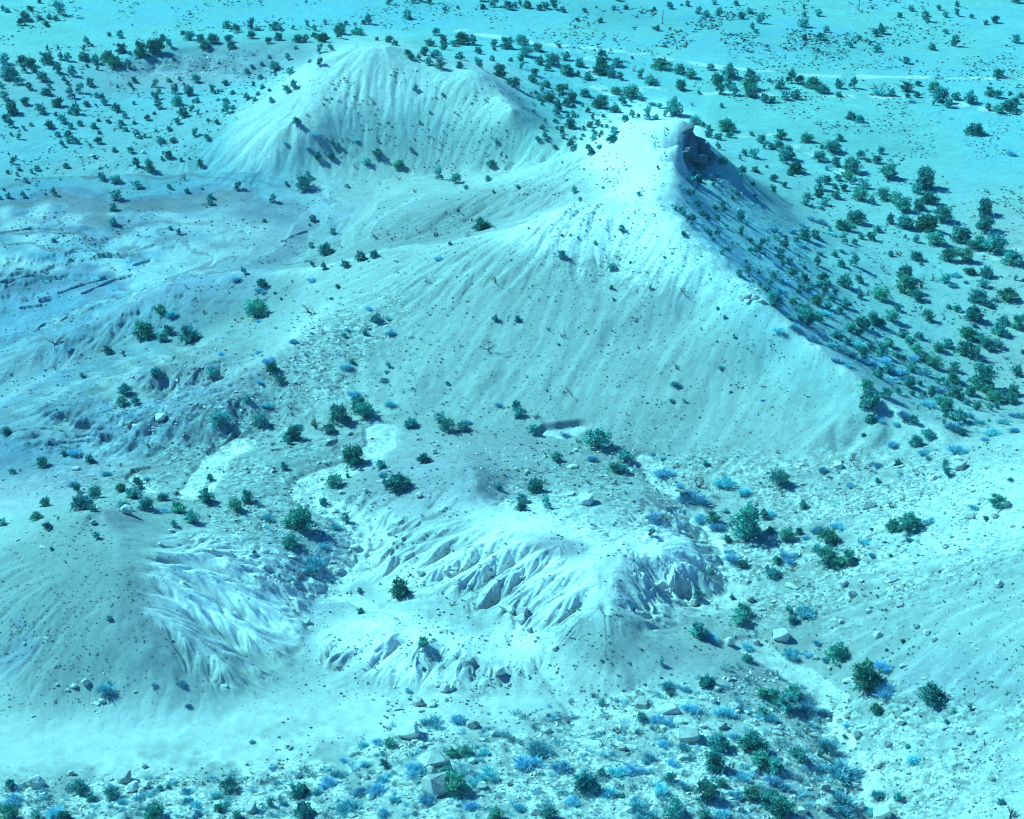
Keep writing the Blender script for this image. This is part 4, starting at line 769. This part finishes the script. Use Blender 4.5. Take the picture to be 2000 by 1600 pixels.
FORMS = [((.74,.03,.9),26,105),((.84,.04,.9),28,105),((.66,.02,.85),26,105),((1.0,.05,.9),28,100),((.78,.12,1.15),20,95),((.66,.08,1.2),19,95),((.58,.02,.85),24,100),((1.2,.05,.9),30,95)]
LOOK = ['rounded','domed','bushy','upright','open-crowned','spreading','low','tall']
def thing(name, label, cat, group=None):
    o = bpy.data.objects.new(name, None); scene.collection.objects.link(o); o['label'] = label; o['category'] = cat
    if group: o['group'] = group
    o.empty_display_size = .5
    return o
def part(name, me, parent):
    o = bpy.data.objects.new(name, me); scene.collection.objects.link(o); o.parent = parent; return o
def merged(name, protos, pos, rots, scales, which, mat, tintj=.25, seed=1, sm=False):
    r = np.random.default_rng(seed); V, F, Cc = [], [], []; n = 0
    A = [p.arrays() for p in protos]
    for k in range(len(protos)):
        idx = np.where(which == k)[0]
        if not len(idx): continue
        v, f, c = A[k]; ca, sa = np.cos(rots[idx])[:, None], np.sin(rots[idx])[:, None]; s = scales[idx]
        X_ = (v[None, :, 0]*ca - v[None, :, 1]*sa)*s[:, 0:1] + pos[idx, 0:1]
        Y_ = (v[None, :, 0]*sa + v[None, :, 1]*ca)*s[:, 0:1] + pos[idx, 1:2]
        Z_ = v[None, :, 2]*s[:, 1:2] + pos[idx, 2:3]
        V.append(np.stack([X_, Y_, Z_], -1).reshape(-1, 3)); F.append((f[None]+(np.arange(len(idx))*len(v)+n)[:, None, None]).reshape(-1, 3)); n += len(idx)*len(v)
        Cc.append((c[None]*(1+tintj*(r.random((len(idx), 1, 1))*2-1))).reshape(-1, 3))
    me = mesh_from(name, np.concatenate(V), np.concatenate(F).ravel(), 3, sm); set_color(me, np.concatenate(Cc), 'tint'); me.materials.append(mat)
    o = bpy.data.objects.new(name, me); scene.collection.objects.link(o); return o

# ---- junipers
T = listed(G); X_, Y_, Z_, dist = hit(T[:, 0], T[:, 1])
dep = Y_*CP-(Z_-HC)*SP; wid = T[:, 2]/FPX*dep
ok = (Y_ < 745) & (wid < 14); T, X_, Y_, Z_, wid, dist = T[ok], X_[ok], Y_[ok], Z_[ok], wid[ok], dist[ok]
order = np.argsort(-T[:, 2]); NI = 296
rj = np.random.default_rng(3)
fine = [make_juniper(100+i, *FORMS[i % 8][:1], FORMS[i % 8][1], FORMS[i % 8][2], .062) for i in range(16)]
fine_me = [(c.mesh('juniper_crown', m_leaf), w.mesh('juniper_trunk', m_bark)) for c, w in fine]
SIZES = [(9, 'very large'), (6.2, 'large'), (4.2, 'mid-sized'), (2.6, 'small'), (0, 'tiny')]
def size_word(w):
    for a, s in SIZES:
        if w >= a: return s
for k in order[:NI]:
    px, py = T[k, 0], T[k, 1]; sp = special('g', px, py); fi = int(rj.choice([0,1,2,4,5,6,8,9,10,12,13,14,3,11,4,5,12,13]))
    if sp and ('tall' in sp or 'upright' in sp): fi = 3+8*int(rj.integers(0, 2))
    if sp and ('fan' in sp or 'flat' in sp): fi = 5
    if sp and 'dense' in sp: fi = 1
    if sp and 'low' in sp: fi = 6
    head = f"{size_word(wid[k])} {LOOK[fi % 8]} juniper"
    r_ = thing('juniper_tree', sp or make_label(head, px, py), 'tree', 'junipers scattered over the badlands and plain')
    s = wid[k]*1.04
    r_.location = (X_[k], Y_[k], Z_[k]-.03*s); jx = float(rj.uniform(.86, 1.16)); r_.scale = (s*jx, s/jx, s*float(rj.uniform(.78, .98))); r_.rotation_euler = (float(rj.normal(0, .06)), float(rj.normal(0, .06)), float(rj.uniform(0, 6.28)))
    part('crown', fine_me[fi][0], r_); part('trunk', fine_me[fi][1], r_)
coarse = []
for i in range(8):
    c, w = make_juniper(300+i, FORMS[i][0], 15, 44, .11); coarse.append(c)
# the many smaller ones, and the scrub of the shaded flank
def in_poly(px, py, P):
    P = np.array(P); ins = np.zeros(len(px), bool); j = len(P)-1
    for i in range(len(P)):
        c = ((P[i, 1] > py) != (P[j, 1] > py)) & (px < (P[j, 0]-P[i, 0])*(py-P[i, 1])/(P[j, 1]-P[i, 1]+1e-9)+P[i, 0]); ins ^= c; j = i
    return ins
def scatter_poly(P, n, r):
    P_ = np.array(P); a = r.uniform(P_[:, 0].min(), P_[:, 0].max(), n*4); b = r.uniform(P_[:, 1].min(), P_[:, 1].max(), n*4)
    k = in_poly(a, b, P); return a[k][:n], b[k][:n]
FLANK = [(1310,405),(1340,330),(1400,330),(1480,400),(1560,470),(1640,580),(1760,680),(1880,760),(2010,820),(2010,850),(1880,850),(1790,800),(1720,745),(1640,690),(1560,630),(1500,580),(1440,520),(1370,465)]
sm_ = order[NI:]
pa, pb = scatter_poly(FLANK, 150, rj); pw = rj.uniform(6, 17, len(pa))
pa2, pb2 = scatter_poly([(1000,190),(1100,170),(1200,250),(1160,300),(1080,290),(1020,240)], 60, rj); pa3, pb3 = scatter_poly([(0,100),(600,70),(640,110),(430,230),(330,370),(0,400)], 60, rj)
fx_, fy_, fz_, _ = hit(np.r_[pa, pa2, pa3], np.r_[pb, pb2, pb3]); fw_ = np.r_[pw, rj.uniform(5, 13, len(pa2)), rj.uniform(4, 9, len(pa3))]/FPX*(fy_*CP-(fz_-HC)*SP)
pos = np.r_[np.c_[X_[sm_], Y_[sm_], Z_[sm_]], np.c_[fx_, fy_, fz_]]; ww = np.r_[wid[sm_], fw_]
ww = ww*1.02; n = len(pos); o = merged('distant_juniper_scrub', coarse, pos-np.array([0, 0, .05]), rj.uniform(0, 6.28, n), np.c_[ww, ww*rj.uniform(.85, 1.1, n)], rj.integers(0, 8, n), m_leaf, .35)
o['kind'] = 'stuff'; o['label'] = 'scattered small dark junipers too many to count'; o['category'] = 'trees'

# ---- rock cap of the peak, its shade painted into the dark tint
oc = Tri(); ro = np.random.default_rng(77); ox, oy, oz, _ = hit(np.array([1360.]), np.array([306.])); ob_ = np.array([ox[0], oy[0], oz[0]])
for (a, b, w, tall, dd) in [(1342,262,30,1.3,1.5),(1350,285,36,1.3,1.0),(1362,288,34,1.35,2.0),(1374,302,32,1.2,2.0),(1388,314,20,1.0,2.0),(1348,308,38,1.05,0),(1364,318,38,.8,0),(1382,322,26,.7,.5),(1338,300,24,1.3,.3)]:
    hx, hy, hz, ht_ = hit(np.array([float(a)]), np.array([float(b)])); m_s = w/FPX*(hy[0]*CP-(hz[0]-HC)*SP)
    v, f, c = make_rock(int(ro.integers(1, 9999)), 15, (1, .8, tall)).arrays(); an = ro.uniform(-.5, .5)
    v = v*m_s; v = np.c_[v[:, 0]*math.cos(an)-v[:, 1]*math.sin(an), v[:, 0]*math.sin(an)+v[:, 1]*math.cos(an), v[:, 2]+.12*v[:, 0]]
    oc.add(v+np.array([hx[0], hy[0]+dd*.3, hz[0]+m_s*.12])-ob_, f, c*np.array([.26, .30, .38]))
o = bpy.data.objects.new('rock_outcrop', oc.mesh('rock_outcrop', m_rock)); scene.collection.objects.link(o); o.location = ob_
o['label'] = 'jagged rock cap with painted-in shade on the shaded side of the peaked hill'; o['category'] = 'rock outcrop'
oc = Tri(); ox, oy, oz, _ = hit(np.array([1462.]), np.array([582.])); ob_ = np.array([ox[0], oy[0], oz[0]])
for (a, b, w) in [(1448,584,18),(1460,578,22),(1474,582,20),(1486,590,16),(1458,590,16),(1338,492,14),(1345,495,12)][:5]:
    hx, hy, hz, ht_ = hit(np.array([float(a)]), np.array([float(b)])); m_s = w/FPX*(hy[0]*CP-(hz[0]-HC)*SP)
    v, f, c = make_rock(int(ro.integers(1, 9999)), 14, (1, .8, .6)).arrays(); oc.add(v*m_s+np.array([hx[0], hy[0], hz[0]+m_s*.1])-ob_, f, c*1.15)
o = bpy.data.objects.new('rock_outcrop', oc.mesh('rock_outcrop', m_rock)); scene.collection.objects.link(o); o.location = ob_
o['label'] = 'small pale cracked outcrop on the lower crest of the main hill'; o['category'] = 'rock outcrop'

# ---- dead trees
T = listed(D); X_, Y_, Z_, dist = hit(T[:, 0], T[:, 1]); wid = T[:, 2]/FPX*(Y_*CP-(Z_-HC)*SP)
dead = [make_dead(500+i, i >= 6).mesh('dead_tree', m_dead) for i in range(9)]
for k in range(len(T)):
    px, py = T[k, :2]; sp = special('d', px, py); fi = int(rj.integers(0, 6))
    if sp and 'lying' in sp or sp and 'fallen' in sp: fi = 6+int(rj.integers(0, 3))
    me = dead[fi]; ob = bpy.data.objects.new('dead_tree', me); scene.collection.objects.link(ob)
    ob['label'] = sp or make_label(('leafless grey ' if fi % 2 else 'bare twisted ')+('snag' if fi < 6 else 'fallen trunk'), px, py); ob['category'] = 'dead tree'; ob['group'] = 'dead trees on the slopes'
    s = wid[k]*1.15; ob.location = (X_[k], Y_[k], Z_[k]); ob.scale = (s, s, s*.95); ob.rotation_euler = (0, 0, float(rj.uniform(0, 6.28)))

# ---- pale brush
T = listed(B); X_, Y_, Z_, dist = hit(T[:, 0], T[:, 1]); wid = T[:, 2]/FPX*(Y_*CP-(Z_-HC)*SP)
brush = [make_brush(600+i, 800) for i in range(7)]; brush_me = [b.mesh('rabbitbrush', m_brush) for b in brush]
order = np.argsort(-T[:, 2])
for k in order[:290]:
    px, py = T[k, :2]; ob = bpy.data.objects.new('rabbitbrush', brush_me[int(rj.integers(0, 7))]); scene.collection.objects.link(ob)
    ob['label'] = make_label(('wispy' if T[k, 2] < 18 else 'feathery' if T[k, 2] < 28 else 'big feathery')+' pale-blue shrub', px, py); ob['category'] = 'shrub'; ob['group'] = 'pale feathery shrubs'
    s = wid[k]*1.0; ob.location = (X_[k], Y_[k], Z_[k]); ob.scale = (s*1.08, s*1.08, s*.78); ob.rotation_euler = (0, 0, float(rj.uniform(0, 6.28)))
# more brush nobody could count
small_brush = [make_brush(650+i, 60) for i in range(5)]
SB = [(FLANK, 900, 5, 15), ([(730,1420),(1000,1390),(1300,1330),(1480,1290),(1600,1360),(1690,1600),(0,1600),(0,1530),(400,1515),(650,1500)], 1150, 8, 28), ([(1000,120),(1160,120),(1300,230),(1190,280),(1050,260),(960,150)], 160, 4, 10),
      ([(200,640),(520,560),(640,640),(560,820),(400,860),(60,900),(60,800)], 160, 5, 12), ([(1480,1000),(1700,880),(2000,850),(2000,960),(1700,1110),(1500,1300),(1420,1150)], 240, 5, 14), ([(1500,250),(1900,400),(2000,780),(1750,700),(1560,450)], 260, 4, 11),
      ([(560,540),(1000,700),(900,820),(560,800)], 120, 5, 12), ([(480,960),(700,960),(680,1150),(560,1140)], 70, 6, 14), ([(1650,1350),(2000,1400),(2000,1600),(1700,1600)], 90, 5, 12), ([(900,860),(1260,880),(1300,960),(950,960)], 50, 6, 13)]
PA, PB, PW = [], [], []
for P, n, a, b in SB:
    u_, v_ = scatter_poly(P, n, rj); PA.append(u_); PB.append(v_); PW.append(a+(b-a)*rj.random(len(u_))**1.8)
PA, PB, PW = map(np.concatenate, (PA, PB, PW)); bx_, by_, bz_, _ = hit(PA, PB); bw_ = PW/FPX*(by_*CP-(bz_-HC)*SP)
n = len(PA); o = merged('brush_undergrowth', small_brush, np.c_[bx_, by_, bz_], rj.uniform(0, 6.28, n), np.c_[bw_*1.1, bw_*.9], rj.integers(0, 5, n), m_brush, .4, 5)
o['kind'] = 'stuff'; o['label'] = 'countless small wispy pale-blue shrubs'; o['category'] = 'undergrowth'

# ---- low tufts over slopes and plain
def make_tuft(seed):
    r = np.random.default_rng(seed); T = Tri(); m = 14; p = r.normal(size=(m, 3))*.2; p[:, 2] = np.abs(p[:, 2])*.5
    v, f = leaf_cards(r, p, r.normal(size=(m, 3))+(0, 0, .6), .42, .3); T.add(v, f, np.repeat(np.array([.17, .29, .29])*(.6+.8*r.random((m, 1))), 4, 0)); return T
tufts = [make_tuft(700+i) for i in range(6)]
SG = [([(0,0),(2000,0),(2000,420),(1500,220),(1000,60),(600,60),(0,110)], 7500, 2.2, 6.5), ([(1200,20),(1500,25),(1760,90),(1600,110),(1250,90)], 1300, 3, 8), ([(0,120),(650,90),(430,260),(250,500),(0,520)], 2500, 2, 6), ([(600,110),(1000,150),(1010,330),(600,330)], 650, 2.5, 6),
      ([(1160,300),(1310,240),(1290,420),(700,480)], 650, 2.5, 6), ([(640,520),(1290,400),(1480,600),(1600,800),(1350,900),(700,830),(450,620)], 2100, 2.2, 6), ([(0,720),(480,530),(640,620),(560,830),(0,900)], 900, 2.5, 6.5),
      ([(1500,250),(2000,380),(2000,820),(1600,560)], 1500, 2.5, 7), (FLANK, 900, 3, 8), ([(0,900),(600,830),(1300,880),(1700,880),(2000,860),(2000,1600),(0,1600),(0,1520),(500,1490),(640,1250),(350,1000),(0,1060)], 8500, 2.2, 8),
      ([(0,1060),(200,1010),(360,1300),(200,1370),(0,1390)], 650, 2.5, 6), ([(0,400),(500,400),(600,500),(0,700)], 700, 2, 6), ([(450,380),(900,330),(1000,420),(600,520)], 350, 2, 5)]
PA, PB, PW = [], [], []
for P, n, a, b in SG:
    u_, v_ = scatter_poly(P, n, rj); keep = (vnoise(u_/60, v_/25, 5)+.5*vnoise(u_/17, v_/8, 6)) > .0; u_, v_ = u_[keep], v_[keep]
    PA.append(u_); PB.append(v_); PW.append(a+(b-a)*rj.random(len(u_))**2)
PA, PB, PW = map(np.concatenate, (PA, PB, PW)); bx_, by_, bz_, _ = hit(PA, PB); bw_ = PW/FPX*(by_*CP-(bz_-HC)*SP)
n = len(PA); o = merged('low_undergrowth', tufts, np.c_[bx_, by_, bz_], rj.uniform(0, 6.28, n), np.c_[bw_, bw_*.8], rj.integers(0, 6, n), m_leaf, .5, 6)
o['kind'] = 'stuff'; o['label'] = 'low dark tufts dotted over slopes and plain'; o['category'] = 'undergrowth'

# ---- boulders and stones
T = listed(R); X_, Y_, Z_, dist = hit(T[:, 0], T[:, 1]-T[:, 2]*.12); wid = T[:, 2]/FPX*(Y_*CP-(Z_-HC)*SP)
rocks = [make_rock(800+i, 20+i % 5, [(1, .8, .72), (1, .65, .42), (1, .9, .9), (1, .55, .3)][i % 4]) for i in range(16)]
rock_me = [t.mesh('boulder', m_rock) for t in rocks]; RL = ['blocky', 'slab-like', 'chunky', 'flat']
rock_special = {0: 0}
for k in np.argsort(-T[:, 2]):
    px, py, pw = T[k]; sp = special('r', px, py); fi = int(rj.integers(0, 16))
    if sp and ('slab' in sp): fi = 1+4*int(rj.integers(0, 3))
    elif sp: fi = 2+4*int(rj.integers(0, 3))
    ob = bpy.data.objects.new('boulder', rock_me[fi]); scene.collection.objects.link(ob)
    ob['label'] = sp or make_label(('large ' if pw > 22 else 'small ' if pw < 12 else '')+'pale '+RL[fi % 4]+(' rock' if pw < 16 else ' boulder'), px, py)
    ob['category'] = 'boulder' if pw >= 16 else 'rock'; ob['group'] = 'boulders and rocks'
    s = wid[k]*1.12; ob.location = (X_[k], Y_[k], Z_[k]+s*[.17, .07, .26, .05][fi % 4]); ob.scale = (s, s, s)
    ob.rotation_euler = (float(rj.normal(0, .12)), float(rj.normal(0, .12)), float(rj.uniform(-.6, .6)+(math.pi if rj.random() < .5 else 0)))
pebbles = [make_rock(900+i, 9, [(1, .75, .6), (1, .6, .4)][i % 2], 0) for i in range(8)]
SR = [([(730,1430),(1000,1400),(1300,1340),(1500,1300),(1640,1400),(1690,1600),(0,1600),(0,1530),(400,1515),(650,1500)], 5200, 2, 11), ([(1450,1000),(1550,900),(1750,880),(2000,850),(2000,960),(1750,1080),(1600,1130),(1500,1300),(1400,1160)], 2600, 2, 9),
      ([(1500,1130),(1750,1060),(2000,960),(2000,1340),(1700,1400),(1500,1300)], 500, 2, 8), ([(1700,1400),(2000,1380),(2000,1600),(1700,1600)], 1400, 2, 9), ([(840,860),(1260,880),(1340,980),(1250,990),(940,960)], 650, 2, 8),
      ([(480,960),(720,960),(700,1130),(560,1150)], 500, 2.5, 9), ([(250,1000),(200,940),(500,960),(560,1050),(420,1060)], 350, 2, 8), ([(620,590),(760,590),(800,700),(560,820),(480,780)], 500, 2, 8), ([(240,740),(420,670),(560,720),(540,830),(260,860)], 420, 2, 9),
      ([(330,100),(470,120),(400,160),(300,150)], 260, 2.5, 7), ([(1430,540),(1480,560),(1500,610),(1440,590)], 60, 3, 9), ([(1100,440),(1290,410),(1480,600),(1300,620),(1000,560)], 500, 1.6, 5), ([(0,930),(280,900),(260,1000),(0,1060)], 300, 2, 8), ([(640,1190),(1000,1180),(1050,1260),(700,1300)], 160, 2, 7),
      ([(740,1340),(960,1320),(940,1400),(760,1410)], 130, 2, 8), ([(1400,330),(1560,440),(1600,560),(1500,540),(1360,400)], 200, 2, 6), ([(1500,560),(1700,700),(1900,830),(1700,780)], 260, 2, 6), ([(100,1300),(230,1300),(200,1400),(80,1390)], 70, 2, 7), ([(560,1140),(650,1160),(640,1300),(600,1300)], 120, 2, 7), ([(1300,640),(1650,800),(1500,900),(1200,800)], 90, 1.8, 5)]
PA, PB, PW = [], [], []
for P, n, a, b in SR:
    u_, v_ = scatter_poly(P, n, rj); keep = (vnoise(u_/45, v_/22, 15)+.6*vnoise(u_/15, v_/9, 16)) > -.35; u_, v_ = u_[keep], v_[keep]
    PA.append(u_); PB.append(v_); PW.append(a+(b-a)*rj.random(len(u_))**3)
PA, PB, PW = map(np.concatenate, (PA, PB, PW)); bx_, by_, bz_, _ = hit(PA, PB); bw_ = PW/FPX*(by_*CP-(bz_-HC)*SP)
n = len(PA); o = merged('stone_rubble', pebbles, np.c_[bx_, by_, bz_+bw_*.12], rj.uniform(0, 6.28, n), np.c_[bw_, bw_*rj.uniform(.7, 1.1, n)], rj.integers(0, 8, n), m_rock, .25, 8)
o['kind'] = 'stuff'; o['label'] = 'loose pale stones and rubble on the slopes'; o['category'] = 'rubble'

# ---- two bare poles on the far plain
pm, pt, pbsdf = new_mat('weathered_pole_wood'); wn = pt.nodes.new('ShaderNodeTexNoise'); wn.inputs['Scale'].default_value = 8; cr = pt.nodes.new('ShaderNodeValToRGB')
cr.color_ramp.elements[0].color = (.06, .05, .045, 1); cr.color_ramp.elements[1].color = (.13, .11, .10, 1); pt.links.new(wn.outputs['Fac'], cr.inputs[0]); pt.links.new(cr.outputs[0], pbsdf.inputs['Base Color'])
for (px, py, hpx, lab) in [(1294, 47, 27, 'tall thin bare pole beside a dark juniper on the far plain'), (1677, 21.5, 18.5, 'shorter faint pole standing near the top edge of the plain')]:
    gx_, gy_, gz_, _ = hit(np.array([px]), np.array([py])); dpt = gy_[0]*CP-(gz_[0]-HC)*SP; hh = hpx/FPX*dpt/math.cos(math.radians(14))
    r_ = thing('utility_pole', lab, 'pole', 'poles on the far plain'); r_.location = (gx_[0], gy_[0], gz_[0])
    T1 = Tri(); tube(T1, [(0, 0, -.3), (0, 0, hh*.5), (0.03, 0, hh)], [.14, .12, .09], (.1, .09, .08), 10); tube(T1, [(0.03, 0, hh), (0.03, 0, hh+.08)], [.09, .01], (.1, .09, .08), 10)
    part('post', T1.mesh('pole_post', pm, True), r_)
    T2 = Tri(); tube(T2, [(0, 0, -.1), (0, 0, .12), (0, 0, .3)], [.5, .42, .12], (.2, .2, .2), 9); part('base', T2.mesh('pole_base', m_rock), r_)

# ---- thin desert air
hb = bmesh.new(); bmesh.ops.create_cube(hb, size=1.0); hm = bpy.data.meshes.new('haze'); hb.to_mesh(hm); hb.free()
haze = bpy.data.objects.new('haze', hm); scene.collection.objects.link(haze); haze['kind'] = 'stuff'
zlo, zhi = float(z.min())-1.0, HC+8.0
haze.scale = (320000, 60000, zhi-zlo); haze.location = (0, 20000, (zlo+zhi)/2)
hmat = bpy.data.materials.new('thin_air'); hmat.use_nodes = True; ht = hmat.node_tree
for n_ in list(ht.nodes): ht.nodes.remove(n_)
ho = ht.nodes.new('ShaderNodeOutputMaterial'); pv = ht.nodes.new('ShaderNodeVolumePrincipled')
pv.inputs['Color'].default_value = (.80, .88, 1.0, 1); pv.inputs['Density'].default_value = .00006; pv.inputs['Anisotropy'].default_value = .2
ht.links.new(pv.outputs[0], ho.inputs['Volume']); hm.materials.append(hmat)

scene.cycles.filter_width = 1.15
